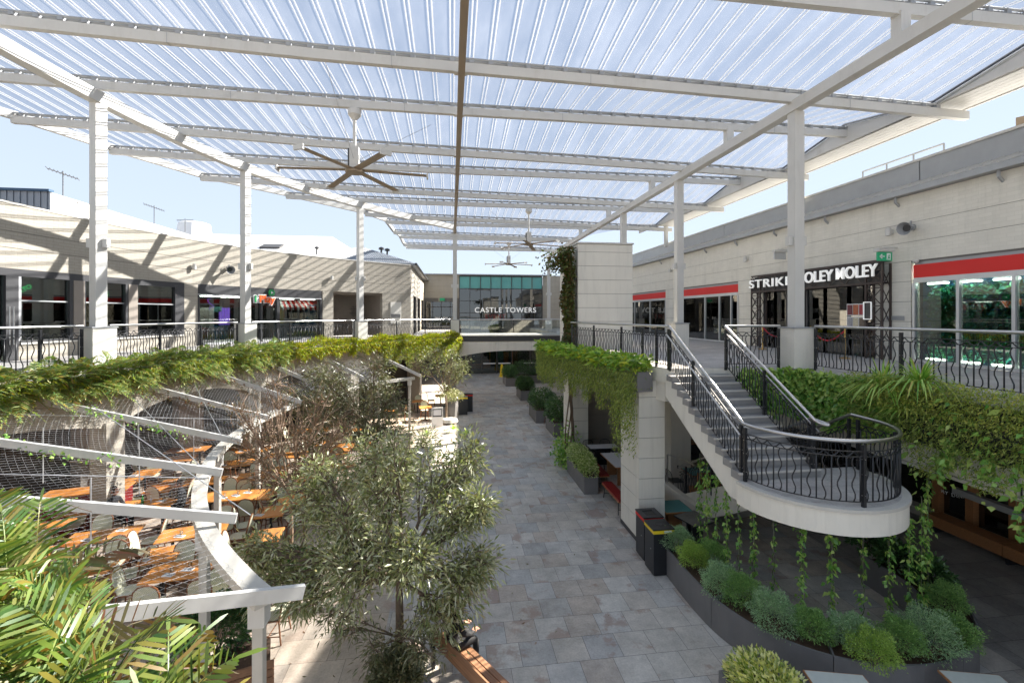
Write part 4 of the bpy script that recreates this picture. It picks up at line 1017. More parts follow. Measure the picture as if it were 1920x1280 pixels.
fan(4.3, 25.05, EYE+3.95, EYE+6.0, 2.0, 'middle six bladed fan in front of the vine tower', .2)
fan(4.6, 36.45, EYE+4.1, EYE+5.95, 1.95, 'farthest small six bladed fan under the canopy edge', .1)

# ============================================================ railings
def bal_mesh(wavy, h):
    key = (wavy, round(h, 2))
    if key in BM_: return BM_[key]
    mb = MB(); n = 12 if wavy else 2
    mb.tube([(.028*math.sin(i/n*math.pi*4)*(1 if wavy else 0), 0, h*i/n) for i in range(n+1)], .0115 if wavy else .0125, 5)
    me = bpy.data.meshes.new('baluster'); me.from_pydata(mb.v, [], mb.f); me.materials.append(MT['black'])
    me.polygons.foreach_set('use_smooth', [True]*len(me.polygons)); BM_[key] = me; return me
BM_ = {}
def railing(path, la, posts, hr=True, group='wrought iron balustrades', name='balustrade', hgt=1.1, end=(0, 0), sp=.108, inner=False):
    P = [Vector(p) for p in path]; Ls = [0]
    for a, b_ in zip(P[:-1], P[1:]): Ls.append(Ls[-1]+(b_-a).length)
    tot = Ls[-1]
    def pt(q):
        q = min(max(q, 0), tot)
        for i in range(len(P)-1):
            if q <= Ls[i+1] or i == len(P)-2: return P[i].lerp(P[i+1], (q-Ls[i])/(Ls[i+1]-Ls[i]))
    t_ = thing(name, la, 'railing', P[0], group=group)
    u = lambda z: [p+V(0, 0, z) for p in P]
    MB().tube(u(hgt), .033, 10).build('handrail', 'steel', t_, smooth=True)
    for z, nm in ((.93, 'upper_bar'), (.84, 'middle_bar'), (.09, 'bottom_bar')):
        mb = MB()
        for a, b_ in zip(u(z)[:-1], u(z)[1:]): mb.bar(a, b_, .022, .014)
        mb.build(nm, 'black', t_)
    if inner:
        n_ = (P[-1]-P[0]).cross(V(0, 0, 1)).normalized()*inner
        MB().tube([p+n_ for p in u(.88)], .02, 8).build('inner_handrail', 'steel', t_, smooth=True)
    ps = [tot*i/(posts-1) for i in range(posts)] if isinstance(posts, int) else posts
    for q in ps:
        p = pt(q); po = MB().box(p+V(0, 0, .50), (.055, .055, 1.06)).build('post', 'black', t_)
        mb = MB()
        for z in (.2, .55, .8):
            for d in ((-.03, 0), (.03, 0), (0, -.03)): mb.box(p+V(d[0], d[1], z), (.012, .012, .012))
        mb.build('rivets', 'steel', po)
    n = int(tot/sp); mb = MB()
    for i in range(1, n):
        q = tot*i/n; p = pt(q)
        if min(abs(q-r_) for r_ in ps) > .05:
            o = bpy.data.objects.new('baluster', bal_mesh(i % 2, .75)); COL.objects.link(o); o.parent = t_; o.matrix_parent_inverse = PI_[t_.name]
            d = (pt(q+.05)-pt(q-.05)); o.location = p+V(0, 0, .09); o.rotation_euler = (0, 0, math.atan2(d.y, d.x))
        if i % 2 == 0 or n < 12:
            a = pt(q-sp); b_ = pt(q+sp)
            mb.tube([a.lerp(b_, k/6)+V(0, 0, .925-.085*math.sin(k/6*math.pi)) for k in range(7)], .011, 5, cap=False)
    mb.build('scroll_trim', 'black', t_)
    return t_
ends = [B.hit(-190)]+[B.s_of_y(p[1]) for p in LP]
for i, la in enumerate(('nearest left balustrade panel running out of the photo, before the first white post', 'left balustrade panel between the first and second white posts', 'left balustrade panel between the second and third white posts', 'farthest left balustrade panel ending at the footbridge')):
    a, b_ = ends[i]+(.36 if i else 0), ends[i+1]-.36; n = 14
    path = [(*B.off(a+(b_-a)*k/n, -.05), 4.8) for k in range(n+1)]
    railing(path, la, 4 if i else [0, (b_-a)*.35, (b_-a)*.72, b_-a-.02])
railing([(9.3, 10.45, 4.8), (9.35, 8.2, 4.8), (9.55, 5.5, 4.8), (9.7, 3.0, 4.8)], 'long right balustrade panel from the white post out of the photo', [0.02, 2.2, 4.5, 6.7])
railing([(7.22, 11.08, 4.8), (8.7, 10.95, 4.8)], 'short balustrade panel between stair head and nearest right post', [0.02, 1.45])
railing([(5.57, 11.0, 4.8), (5.35, 12.1, 4.8), (5.0, 14.5, 4.8), (4.62, 17.1, 4.8)], 'right terrace balustrade above the hanging planter, left of the stair head', [0, .5, 1.12, 2.3, 4.2, 6.1])

# ============================================================ stairs
st = thing('staircase', 'grey tiled stairs with cream sides turning at a round landing', 'stairs', (6.3, 9.5, 0))
NS, TR, RS, Y0 = 11, .27, .15, 10.95
xs0, xs1 = 5.5, 7.2
for k in range(NS):
    zt = 4.8-RS*(k+1); ya, yb = Y0-TR*k, Y0-TR*(k+1)
    s_ = MB().box(((xs0+xs1)/2, (ya+yb)/2-.01, zt-.075), (xs1-xs0+.02, TR+.02, .148)).build('step', 'tread', st)
    MB().box(((xs0+xs1)/2, yb-.008, zt-.012), (xs1-xs0+.06, .045, .03)).build('nosing', 'concrete', s_)
prof = [(Y0+.1, 4.65)]
for k in range(NS):
    prof += [(Y0-TR*k-.005, 4.8-RS*(k+1)-.152), (Y0-TR*(k+1)-.005, 4.8-RS*(k+1)-.152)]
prof += [(Y0-TR*NS, 2.58), (Y0-TR*NS+.35, 2.58), (Y0+.1, 4.08)]
mb = MB()
for xa, xb in ((xs0+.01, xs0+.12), (xs0+.121, xs1-.121), (xs1-.12, xs1-.01)):
    mb.loft([[(xa, y, z) for y, z in prof], [(xb, y, z) for y, z in prof]])
mb.build('stringer', 'render', st)
cx, cyy, RR = 6.95, 7.98, 1.5
arc = [(cx-RR*math.cos(a), cyy-RR*math.sin(a)) for a in [math.pi*i/28 for i in range(29)]]
land = arc+[(8.45, 8.4), (7.25, 8.4), (7.25, 8.0), (5.45, 8.0)]
MB().prism(land, 2.56, 3.0).build('landing', 'render', st)
MB().sheet([(cx+(x-cx)*.985, cyy+(y-cyy)*.985) for x, y in land], 3.004).build('landing_tiles', 'deck', st)
mb = MB(); mb.loft([[(cx-(RR+o)*math.cos(a), cyy-(RR+o)*math.sin(a), z) for o, z in ((-.1, 3.005), (.03, 3.005), (.03, 2.95), (-.1, 2.95))] for a in [math.pi*i/28 for i in range(29)]]); mb.build('landing_lip', 'concrete', st)
for k in range(19):
    zt = 3.0-RS*(k+1); ya = 8.4+.28*k
    MB().box((7.87, ya+.14, zt-.075), (1.1, .29, .148)).build('step', 'tread', st)
for x in (7.27, 8.46):
    pr = [(8.4, 3.0), (8.4, 2.5), (9.2, 1.95), (12.6, 0), (13.9, 0), (13.9, .25)]
    MB().loft([[(x-.05, y, z) for y, z in pr], [(x+.05, y, z) for y, z in pr]]).build('stringer', 'render', st)
MB().prism([(7.0, 12.2), (7.2, 12.2), (7.2, 14.2), (7.0, 14.2)], 0, .62).build('low_wall', 'render', st)
# stair balustrades
railing([(5.57, Y0, 4.8), (5.57, Y0-TR*NS, 3.0)], 'sloping balustrade on the left side of the upper stairs', [0.04, 1.35, 3.4], name='stair_balustrade', group='stair balustrades', inner=.07, sp=.115)
railing([(7.12, Y0, 4.8), (7.12, Y0-TR*NS, 3.0)], 'sloping balustrade on the right side of the upper stairs', [0.04, 1.75, 3.4], name='stair_balustrade', group='stair balustrades', inner=-.07, sp=.115)
railing([(cx-(RR-.12)*math.cos(a), cyy-(RR-.12)*math.sin(a), 3.0) for a in [math.pi*i/26 for i in range(27)]]+[(8.33, 8.4, 3.0)], 'curved balustrade wrapping round the stair landing', [0.05, 2.0, 3.6, 4.6], name='landing_balustrade', group='stair balustrades', inner=False)
railing([(8.33, 8.42, 3.0), (8.4, 13.6, .2)], 'far side balustrade descending along the lower stairs', [0.05, 2, 4, 5.6], name='stair_balustrade', group='stair balustrades')
railing([(7.22, 8.2, 3.0), (7.25, 13.6, .2)], 'near side balustrade descending along the lower stairs', [0.05, 2, 4, 5.6], name='stair_balustrade', group='stair balustrades')
lp = thing('handrail_loop', 'curled steel rail end joining both flights at the landing', 'handrail', (7.15, 7.9, 4.1))
MB().tube([(7.12, Y0-TR*NS+.02, 4.11)]+[(7.17-.055*math.cos(a), 7.86-.12*math.sin(a), 4.08) for a in [math.pi*i/8 for i in range(9)]]+[(7.22, 8.2, 4.1)], .033, 10).build('rail', 'steel', lp, smooth=True)
bs = at(1275, 911, .62); gr2 = thing('grab_rail', 'plain steel handrail at the foot of the lower stairs', 'handrail', (7.1, 14.0, .6))
MB().tube([(7.1, 14.1, .62), (7.1, 14.1, 1.55), (7.1, 13.0, 1.75), (7.1, 12.4, 1.75)], .025, 8).build('rail', 'steel', gr2, smooth=True)

# ============================================================ pergola and net
RG = Curve([(-1.3, 4.9), (-2.25, 5.75), (-2.89, 6.44), (-3.55, 7.25), (-4.2, 8.2), (-4.8, 9.3), (-5.35, 10.6), (-5.84, 12.2), (-6.15, 14.1), (-6.2, 16.2), (-5.85, 18.4), (-5.1, 21), (-3.8, 23.2), (-2.0, 24.8)], .2)
pgl = thing('pergola', 'white ring beam with long rafters over the restaurant terrace', 'pergola', (-6, 12, 0))
mb = MB(); strip(mb, RG, 1.25, RG.len-.1, 2.70, 2.84, -.12, .12, .15); mb.build('ring_beam', 'weath', pgl)
raf = [((-1.75, 5.6, 2.92), (-6.4, 2.95, 4.25)), ((-3.45, 7.75, 2.92), (-10.55, 6.7, 4.45)), ((-4.75, 10.05, 2.92), (-10.5, 9.5, 4.25)), ((-5.4, 12.4, 2.92), (-10.0, 12.4, 4.1)), ((-5.75, 15.1, 2.92), (-9.45, 14.8, 4.15)), ((-5.6, 17.7, 2.92), (-8.85, 17.3, 4.25)),
       ((-5.0, 20.0, 2.92), (-8.1, 20.0, 4.35)), ((-3.9, 22.5, 2.92), (-6.5, 23.0, 4.25)), ((-1.7, 24.6, 2.92), (-4.7, 26.4, 4.1))]
for a, b_ in raf: MB().bar(a, b_, .07, .15).build('rafter', 'white', pgl)
for q in (1.4, 4.0, 8.6, 12.0, 16.5, 20.5, RG.len-.35):
    p = RG.at(q); po = MB().box((p.x, p.y, 1.31), (.12, .12, 2.70)).build('post', 'weath', pgl); MB().box((p.x, p.y, 2.58), (.19, .19, .30)).build('bracket', 'white', po)
net = MB(); Fq = [B.s_of_y(3.5), B.s_of_y(24.5)]
def netpt(t, v):
    a = RG.at(1.2+t*(RG.len-2.6)); q = Fq[0]+t*(Fq[1]-Fq[0]); b_ = B.off(q, .1); s = (1-v)
    z = 2.84*s+4.2*v - .12*math.sin(v*math.pi)
    return Vector((a.x*s+b_.x*v, a.y*s+b_.y*v, z))
NV = 74; NT = 230; vs = []; fs = []
G = np.array([[tuple(netpt(i/NT, min(1, max(0, (j+.5)/NV)))) for i in range(NT+1)] for j in range(NV)])
for j in range(NV):
    pts = []
    for i in range(NT+1):
        jn = min(NV-1, max(0, j+(1 if (i+j) % 2 else -1))); pts.append(G[j, i]*(.56)+G[jn, i]*.44)
    base = len(vs)
    for p in pts:
        for d in ((.0019, 0, 0), (-.001, 0, .0017), (-.001, 0, -.0017)): vs.append((p[0]+d[0], p[1], p[2]+d[2]))
    for i in range(NT):
        for k in range(3): k2 = (k+1) % 3; fs.append((base+3*i+k, base+3*i+k2, base+3*i+3+k2, base+3*i+3+k))
me = bpy.data.meshes.new('wire_net'); me.from_pydata(vs, [], fs); link('wire_net', me, 'alu', None, fix=False, uv=False, label='fine steel wire netting stretched between the pergola rafters', cat='net', kind='stuff')
cbl = MB()
for a, b_ in (((-3.3, 7.9), (-8.3, 11.6)), ((-4.9, 9.9), (-9.5, 14.4)), ((-5.9, 12.6), (-9.1, 17.0)), ((-6.0, 15), (-10.2, 11.0)), ((-4.9, 9.8), (-10.0, 7.5))):
    cbl.tube([(a[0], a[1], 2.9), (b_[0], b_[1], 4.1)], .009, 5)
for a, b_ in raf[1:6]:
    for f in (.35, .65): p = V(*a).lerp(V(*b_), f); cbl.tube([p+V(0, .9, .05), p+V(0, .9, -1.1)], .01, 5)
cbl.build('bracing_cable', 'alu', pgl)

# ============================================================ ground planters, bins
PC = Curve([(5.06, 10.3), (5.03, 8.9), (5.12, 8.0), (5.45, 7.2), (6.1, 6.55), (6.95, 6.24), (7.75, 6.17), (8.8, 6.47), (9.6, 7.1), (10.05, 8.0), (10.15, 9.2)], .25)
cp = thing('curved_planter', 'long dark grey planter curving below the stair landing', 'planter', (7.5, 6.5, 0))
cuts = [0, 2.05, 4.15, 6.35, PC.len]
for a, b_ in zip(cuts[:-1], cuts[1:]):
    mb = MB(); strip(mb, PC, a+.006, b_-.006, 0, .65, -.04, 0, .2); strip(mb, PC, a+.006, b_-.006, 0, .65, -.72, -.68, .2); strip(mb, PC, a+.0, a+.03, 0, .64, -.68, -.04, .2)
    mb.build('planter_panel', 'planter', cp)
mb = MB(); strip(mb, PC, .05, PC.len-.05, .1, .56, -.68, -.04, .2); mb.build('soil', 'soil', cp)
for q in (2.4, 4.7, 6.0, 7.6, 8.9, 10.2):
    p = PC.off(q, -.3); s_ = thing('spotlight', ('small black spotlight by the %s shrub in the curved planter' % {2.4: 'second', 4.7: 'round ball', 6.0: 'front middle', 7.6: 'front right', 8.9: 'right corner', 10.2: 'far right'}[q]), 'light', (p.x, p.y, .56), group='planter spotlights')
    MB().tube([(p.x, p.y, .56), (p.x, p.y, .68)], .012).build('stake', 'black2', s_); MB().tube([(p.x-.05, p.y, .66), (p.x+.06, p.y+.02, .72)], .035, 10).build('lamp_head', 'black', s_, smooth=True)
def litter_bin(x, y, rz, col, la, hole):
    t_ = thing('litter_bin', la, 'bin', (x, y, 0), rz, group='bins by the big pillar'); local(t_)
    MB().box((0, 0, .52), (.5, .5, .98)).build('body', 'black', t_); MB().box((0, 0, .03), (.44, .44, .06)).build('base', 'black2', t_)
    MB().box((0, 0, 1.05), (.52, .52, .085)).build('colour_band', col, t_)
    mb = MB()
    if hole == 'square':
        for c, d in (((0, .21, 1.105), (.54, .12, .025)), ((0, -.21, 1.105), (.54, .12, .025)), ((.205, 0, 1.105), (.13, .3, .025)), ((-.205, 0, 1.105), (.13, .3, .025))): mb.box(c, d)
        mb.build('lid', 'black', t_); MB().box((0, 0, 1.09), (.30, .30, .01)).build('opening', 'room', t_)
    else:
        mb.box((0, 0, 1.105), (.54, .54, .025)).build('lid', 'black', t_); MB().lathe((0, 0, 1.119), [(.1, 0), (.1, .004)], 20).build('opening', 'room', t_)
        MB().box((.1, -.262, 1.05), (.18, .004, .05)).build('symbol', 'paper', t_)
    mb = MB(); mb.tube([(-.26, -.1, .6), (-.255, -.1, .6)], .015, 8).build('lock', 'steel', t_)
litter_bin(5.02, 10.95, .0, 'red', 'black litter bin with red band and square opening beside the big pillar', 'square')
litter_bin(4.98, 10.32, .0, 'yellow', 'black recycling bin with yellow band and round hole by the curved planter', 'round')

# ============================================================ furniture prototypes
def bistro_chair():
    t_ = thing('bistro_chair', '', 'chair', group='rattan bistro chairs'); local(t_)
    mb = MB(); mb.prism([(.21*math.copysign(abs(math.cos(a))**.6, math.cos(a)), .21*math.copysign(abs(math.sin(a))**.6, math.sin(a))) for a in [2*math.pi*i/20 for i in range(20)]], .43, .465); st_ = mb.build('seat', 'weave', t_)
    ring = [(.21*math.copysign(abs(math.cos(a))**.6, math.cos(a)), .21*math.copysign(abs(math.sin(a))**.6, math.sin(a)), .445) for a in [2*math.pi*i/20 for i in range(21)]]
    MB().tube(ring, .017, 6, cap=False).build('seat_frame', 'rattan', st_, smooth=True)
    for sx, sy in ((-1, 1), (1, 1), (-1, -1), (1, -1)):
        MB().tube([(sx*.23, sy*.24-.0, 0), (sx*.19, sy*.185, .44)], .016, 6).build('leg', 'rattan', t_, smooth=True)
    mb = MB()
    for sx in (-1, 1): mb.tube([(sx*.215, .22, .16), (sx*.215, -.22, .16)], .011, 5)
    mb.tube([(-.21, 0, .16), (.21, 0, .16)], .011, 5); mb.tube([(-.2, .2, .3), (.2, .2, .3)], .011, 5); mb.build('stretcher', 'rattan', t_)
    fr_ = [(.2*sx_, -.19-.10*(z-.44)/.45, z) for sx_, z in ((-.95, .44), (-1.05, .6), (-1.1, .75), (-.95, .87), (-.55, .95), (0, .975), (.55, .95), (.95, .87), (1.1, .75), (1.05, .6), (.95, .44))]
    bk = MB(); n = len(fr_); c = [(x*.97, y+.012, z) for x, y, z in fr_]+[(x*.97, y-.012, z) for x, y, z in fr_]
    bk.add(c, [tuple(range(n)), tuple(reversed(range(n, 2*n)))]+[(i, (i+1) % n, n+(i+1) % n, n+i) for i in range(n)]); b2 = bk.build('backrest', 'weave', t_)
    MB().tube(fr_, .018, 6).build('back_frame', 'rattan', b2, smooth=True)
    return t_
def cafe_table(w_, d_, top='tabletop', base='black', name='dining_table', group='orange timber dining tables'):
    t_ = thing(name, '', 'table', group=group); local(t_)
    mb = MB(); mb.box((0, 0, .735), (w_, d_, .035)); tt = mb.build('tabletop', top, t_)
    for sx in ((-1, 1) if w_ > 1.1 else (0,)):
        MB().tube([(sx*w_*.3, 0, .03), (sx*w_*.3, 0, .72)], .035, 8).build('pedestal', base, t_, smooth=True)
        mb = MB(); mb.bar((sx*w_*.3-.27, 0, .02), (sx*w_*.3+.27, 0, .02), .06, .03); mb.bar((sx*w_*.3, -.27, .022), (sx*w_*.3, .27, .022), .06, .03); mb.build('foot', base, t_)
    return t_
def setting_proto():
    t_ = thing('place_setting', '', 'place setting', group='place settings on the orange tables'); local(t_)
    MB().box((0, 0, .006), (.13, .22, .012)).build('napkin', 'paper', t_)
    mb = MB(); mb.box((-.02, 0, .016), (.012, .19, .006)); mb.box((.02, 0, .016), (.014, .2, .006)); mb.build('cutlery', 'steel', t_)
    MB().lathe((.13, .05, 0), [(.028, 0), (.034, .09), (.031, .09), (.026, .01)], 12).build('tumbler', 'clear', t_, smooth=True)
    return t_
chair = bistro_chair(); tblS = cafe_table(.72, .72); tblL = cafe_table(1.45, .75); setp = setting_proto()
TB = [  # px, py, big, rotation, description, chairs (which sides), settings
 (96, 985, 0, .3, 'the table half hidden by foreground ferns', 'BL', 1), (194, 1003, 1, .35, 'the table right of the ferns under the low rafter', 'FNRn', 2),
 (363, 996, 1, .4, 'the table crossed by the ring beam', 'LnRf', 2), (180, 1060, 0, .3, 'the table peeping through the fern fronds', 'RF', 1),
 (349, 1066, 1, .25, 'the near table beside the ring beam post', 'FNnL', 3), (408, 1131, 1, .15, 'the nearest table behind the dark green bush', 'RF', 0),
 (275, 945, 1, .2, 'the cluttered table with the green bottle', 'R', 2), (440, 928, 2, .12, 'the long table right of the ring beam', 'FfNnR', 3),
 (498, 1003, 0, .25, 'the bare orange table right of the ring beam', 'L', 0), (237, 903, 0, .35, 'the table behind the red screen', 'LN', 1),
 (272, 886, 0, .35, 'the table behind the pale column', 'RF', 1), (345, 903, 1, .1, 'the table left of the ring beam bend', 'FN', 2),
 (323, 860, 1, .25, 'the far table under the second rafter', 'LR', 1), (352, 842, 1, .25, 'the farthest table left of the ring beam', 'LR', 2),
 (436, 868, 1, .3, 'the reddish table above the ring beam end', 'FL', 2), (468, 843, 1, .3, 'the table above the ring beam post', 'RLF', 2),
 (491, 890, 1, .3, 'the table with white napkins by the bare tree', 'RFN', 2), (552, 935, 0, .8, 'the table right of the bare tree trunk', 'LF', 0),
 (538, 853, 1, .2, 'the table behind the bare tree branches', 'FN', 1), (587, 806, 1, .2, 'the far table between bare branches', 'LR', 0),
 (625, 874, 1, .1, 'the yellow lit table below the middle tree', 'FR', 0), (678, 806, 1, .1, 'the orange table below the middle tree', 'FN', 0), (636, 846, 0, .2, 'the table in the middle tree shade', 'L', 0),
 (798, 763, 0, .3, 'the small far table by the sandwich board', 'RF', 0), (783, 751, 0, .2, 'the small far table beside the ring end post', 'F', 0), (826, 741, 0, .2, 'the farthest orange table by the small tree', 'L', 0),
 (148, 955, 0, .3, 'the shaded table above the lowest rafter', 'RF', 1), (302, 1038, 0, .4, 'the small table between two long ones', 'LR', 1), (575, 893, 0, .5, 'the tilted table behind the bare tree', 'RF', 0), (508, 958, 0, .3, 'the small table beside the bare trunk', 'LR', 1), (60, 1040, 1, .3, 'the table behind the fern tips', 'FN', 2),
 (300, 915, 0, .3, 'the little table near the black clad diner', 'RL', 1), (398, 900, 0, .2, 'the little table hidden by the ring beam', 'L', 1), (520, 880, 0, .4, 'the small table left of the twiggy tree', 'FN', 1), (660, 835, 1, .2, 'the shaded table under the middle tree', 'FN', 1), (610, 830, 0, .2, 'the small table left of the shaded one', 'L', 0), (395, 820, 1, .2, 'the farthest table near the third column', 'FN', 1), (290, 828, 1, .2, 'the farthest table near the second column', 'FR', 1),
 (731, 768, 0, .2, 'the orange table glimpsed through the middle tree', 'R', 0)]
SD = {'F': ((0, .62), math.pi, 'far side'), 'f': ((.4, .62), math.pi, 'far right side'), 'N': ((-.0, -.62), 0, 'near side'), 'n': ((.45, -.62), 0, 'near right side'), 'L': ((-.62, 0), -math.pi/2, 'left end'), 'R': ((.62, 0), math.pi/2, 'right end'), 'B': ((.1, .6), math.pi-.3, 'back')}
tblX = cafe_table(2.3, .8)
for px, py, big, rz, de, ch, ns in TB:
    p = at(px, py, .75); p.z = 0; rz = rz-PSI
    place((tblS, tblL, tblX)[big], p, rz, 'orange timber table: '+de, name='dining_table')
    ex = (0, .36, .8)[big]; M = Matrix.Rotation(rz, 3, 'Z')
    for c in ch:
        (x, y), r_, nm = SD[c]
        if c in 'LR': x += math.copysign(ex, x)
        elif big: x += (-.35 if c in 'FNB' else .15)*(1 if big == 1 else 1.6)
        j = random.uniform(-.16, .16)
        place(chair, p+M @ V(x, y, 0), rz+r_+j, ('rattan chair, %s of %s' % (nm, de)))
    for k in range(ns):
        o = M @ V((-.25, .3, .05)[k]+(0 if big else .05)*0, (-.18, .15, -.05)[k], .753)
        place(setp, p+o*1.0, rz+random.uniform(-.2, .2)+1.2, '%s napkin and glass on %s' % (('left', 'right', 'middle')[k], de))
# things on and around the cluttered table
def bottle(p, mat, la, h=.26, cat='bottle', r=.035):
    t_ = thing('bottle', la, cat, p); MB().lathe(p, [(r*.8, 0), (r, .01), (r, h*.55), (r*.35, h*.75), (r*.35, h)], 12).build('glass_body', mat, t_, smooth=True); MB().lathe(p+V(0, 0, h), [(r*.4, 0), (r*.4, .02)], 8).build('cap', 'paper', t_)
MT['greenglass'] = M_plain('green_glass', (.01, .22, .03), .1); MT['amber'] = M_plain('yellow_glass', (.65, .45, .03), .15)
p = at(267, 945, .753); bottle(p, 'greenglass', 'green glass bottle on the cluttered restaurant table')
p = at(258, 948, .753); pt_ = thing('plate', 'white plate beside the green bottle', 'plate', p); MB().lathe(p, [(.05, 0), (.12, .015), (.125, .018)], 20).build('dish', 'paper', pt_, smooth=True)
p = at(283, 940, .753); bottle(p, 'whitetop', 'small pale blue bottle on the cluttered restaurant table', .16, r=.022)
# host counter with red screen
p = at(182, 930, 0.0); c0 = at(165, 918, 1.1); ct = thing('host_counter', 'timber topped dark red counter left of the pale column', 'counter', (c0.x, c0.y, 0))
MB().box((c0.x, c0.y, .53), (1.9, .6, 1.06), .25).build('body', 'redvinyl', ct); MB().box((c0.x, c0.y, 1.08), (2.0, .7, .04), .25).build('top', 'tabletop', ct)
p = at(192, 906, 1.1)+V(0, 0, 0); bottle(V(p.x, p.y, 1.1), 'amber', 'tall bottle of yellow liquid on the red counter', .34, r=.045)
p = at(203, 960, .4); rs = thing('red_menu_stand', 'bright red menu stand right of the dark red counter', 'stand', (p.x, p.y, 0)); MB().box((p.x, p.y, .75), (.62, .06, .75), .3).build('panel', 'red', rs); mb = MB(); mb.box((p.x-.2, p.y, .2), (.05, .3, .4)); mb.box((p.x+.2, p.y, .2), (.05, .3, .4)); mb.build('feet', 'black', rs)
# ---- cafe tables, benches and wire chairs on the right
def wire_chair():
    t_ = thing('wire_chair', '', 'chair', group='black wire chairs'); local(t_)
    MB().box((0, 0, .45), (.42, .42, .02)).build('seat', 'black', t_)
    for sx, sy in ((-1, 1), (1, 1), (-1, -1), (1, -1)): MB().tube([(sx*.22, sy*.22, 0), (sx*.18, sy*.18, .45)], .011, 5).build('leg', 'black', t_)
    fr_ = [(-.2, -.2, .45), (-.22, -.25, .7), (-.17, -.27, .8), (0, -.28, .83), (.17, -.27, .8), (.22, -.25, .7), (.2, -.2, .45)]
    mb = MB(); mb.tube(fr_, .012, 6)
    for k in range(5): x = -.12+.06*k; mb.tube([(x, -.2, .46), (x, -.275, .81)], .004, 4)
    for z in (.56, .66, .75): mb.tube([(-.21, -.2-.07*(z-.45)/.35, z), (.21, -.2-.07*(z-.45)/.35, z)], .004, 4)
    mb.build('backrest', 'black', t_); return t_
wc = wire_chair()
def top_table(p, w_, d_, rz, top, edge, la, trestle=True):
    t_ = thing('cafe_table', la, 'table', p, rz, group='laminate cafe tables'); local(t_)
    MB().box((0, 0, .74), (w_, d_, .03)).build('edge', edge, t_); MB().box((0, 0, .757), (w_-.03, d_-.03, .006)).build('tabletop', top, t_)
    for s_ in (-1, 1): MB().box((0, s_*(d_/2-.3), .36), (w_*.5, .07, .72)).build('leg', 'warmtimber' if trestle else 'black', t_)
    return t_
def red_bench(p, ln, rz, la):
    t_ = thing('padded_bench', la, 'bench', p, rz, group='red padded benches'); local(t_)
    MB().box((0, 0, .43), (.36, ln, .03)).build('frame', 'warmtimber', t_)
    MB().loft([[(x*s_, y, z) for x, z in ((-.17, .447), (.17, .447), (.165, .49), (0, .5), (-.165, .49))] for y, s_ in ((-ln/2+.01, .95), (-ln/2+.04, 1), (ln/2-.04, 1), (ln/2-.01, .95))]).build('cushion', 'redvinyl', t_, smooth=True)
    for sy in (-1, 1):
        for sx in (-1, 1): MB().tube([(sx*.15, sy*(ln/2-.12), 0), (sx*.12, sy*(ln/2-.2), .42)], .014, 6).build('leg', 'black', t_)
        MB().tube([(-.14, sy*(ln/2-.14), .15), (.14, sy*(ln/2-.14), .15)], .01, 5).build('stretcher', 'black', t_)
def shaker(p, la):
    t_ = thing('shaker', la, 'shaker', p, group='shakers on cafe tables'); MB().lathe(p, [(.025, 0), (.028, .08), (.02, .1)], 10).build('body', 'black2', t_, smooth=True); MB().lathe(p+V(0, 0, .1), [(.02, 0), (.018, .015)], 10).build('lid', 'steel', t_)
p = at(1130, 836, .76); top_table(V(p.x, p.y, 0), 1.25, .62, 0, 'whitetop', 'black', 'white topped table against the grey block wall, farthest of the white ones', False); shaker(at(1097, 840, .762), 'black shaker on the farthest white topped table')
for x in (-.4, .35):
    place(wc, V(p.x+x, p.y-.55, 0), 0, 'black wire chair at the %s of the farthest white topped table, near side' % ('left' if x < 0 else 'right'))
    place(wc, V(p.x+x, p.y+.5, 0), math.pi, 'black wire chair at the %s of the farthest white topped table, wall side' % ('left' if x < 0 else 'right'))
top_table(V(6.15, 16.2, 0), .75, 1.7, 0, 'whitetop', 'warmtimber', 'white topped timber table behind the nearest block pillar, middle one')
top_table(V(6.1, 13.9, 0), .75, 1.7, 0, 'whitetop', 'warmtimber', 'white topped timber table half hidden by the nearest block pillar')
red_bench(V(5.4, 16.2, 0), 1.6, 0, 'red padded bench between the shrub planter and the middle white table')
red_bench(V(5.25, 14.0, 0), 1.6, 0, 'red padded bench nearest the block pillar, standing on the walkway')
p = at(1330, 882, .76); top_table(V(p.x+.1, p.y, 0), 1.9, .8, .0, 'teal', 'warmtimber', 'teal topped timber table behind the sloping stairs'); shaker(at(1271, 877, .762), 'black shaker on the teal topped table')
p2_ = at(1262, 948, .76); top_table(V(p2_.x, p2_.y, 0), .8, .8, .0, 'teal', 'warmtimber', 'small teal table just right of the nearest block pillar')
p2_ = at(1285, 962, .76); top_table(V(p2_.x+.1, p2_.y-.3, 0), .75, .75, .3, 'slate', 'black', 'speckled dark square table behind the bins', False)
bx = thing('booth_seat', 'orange timber booth seat beside the teal topped table', 'bench', (p.x-1.0, p.y-.9, 0)); MB().box((p.x-.85, p.y-.85, .3), (.5, .45, .45)).build('seat', 'warmtimber', bx); MB().box((p.x-.2, p.y-.55, .45), (1.1, .08, .9)).build('backrest', 'warmtimber', bx)
q = at(1300, 828, .74); top_table(V(q.x, q.y, 0), 1.1, .7, 0, 'timber', 'timber', 'brown timber table deep under the terrace behind the stairs', False)
for x, y, la in ((-.5, -.6, 'black wire chair left of the brown table under the terrace'), (.45, -.6, 'black wire chair right of the brown table under the terrace'), (-.45, .6, 'black wire chair behind the brown table, left'), (.45, .6, 'black wire chair behind the brown table, right')):
    place(wc, V(q.x+x, q.y+y, 0), 0 if y < 0 else math.pi, la)
place(wc, V(p.x-1.2, p.y+.1, 0), -math.pi/2, 'black wire chair at the left end of the teal topped table')
lbn = thing('timber_bench', 'long orange brown timber bench along the dark cafe front', 'bench', (13.9, 9.5, 0))
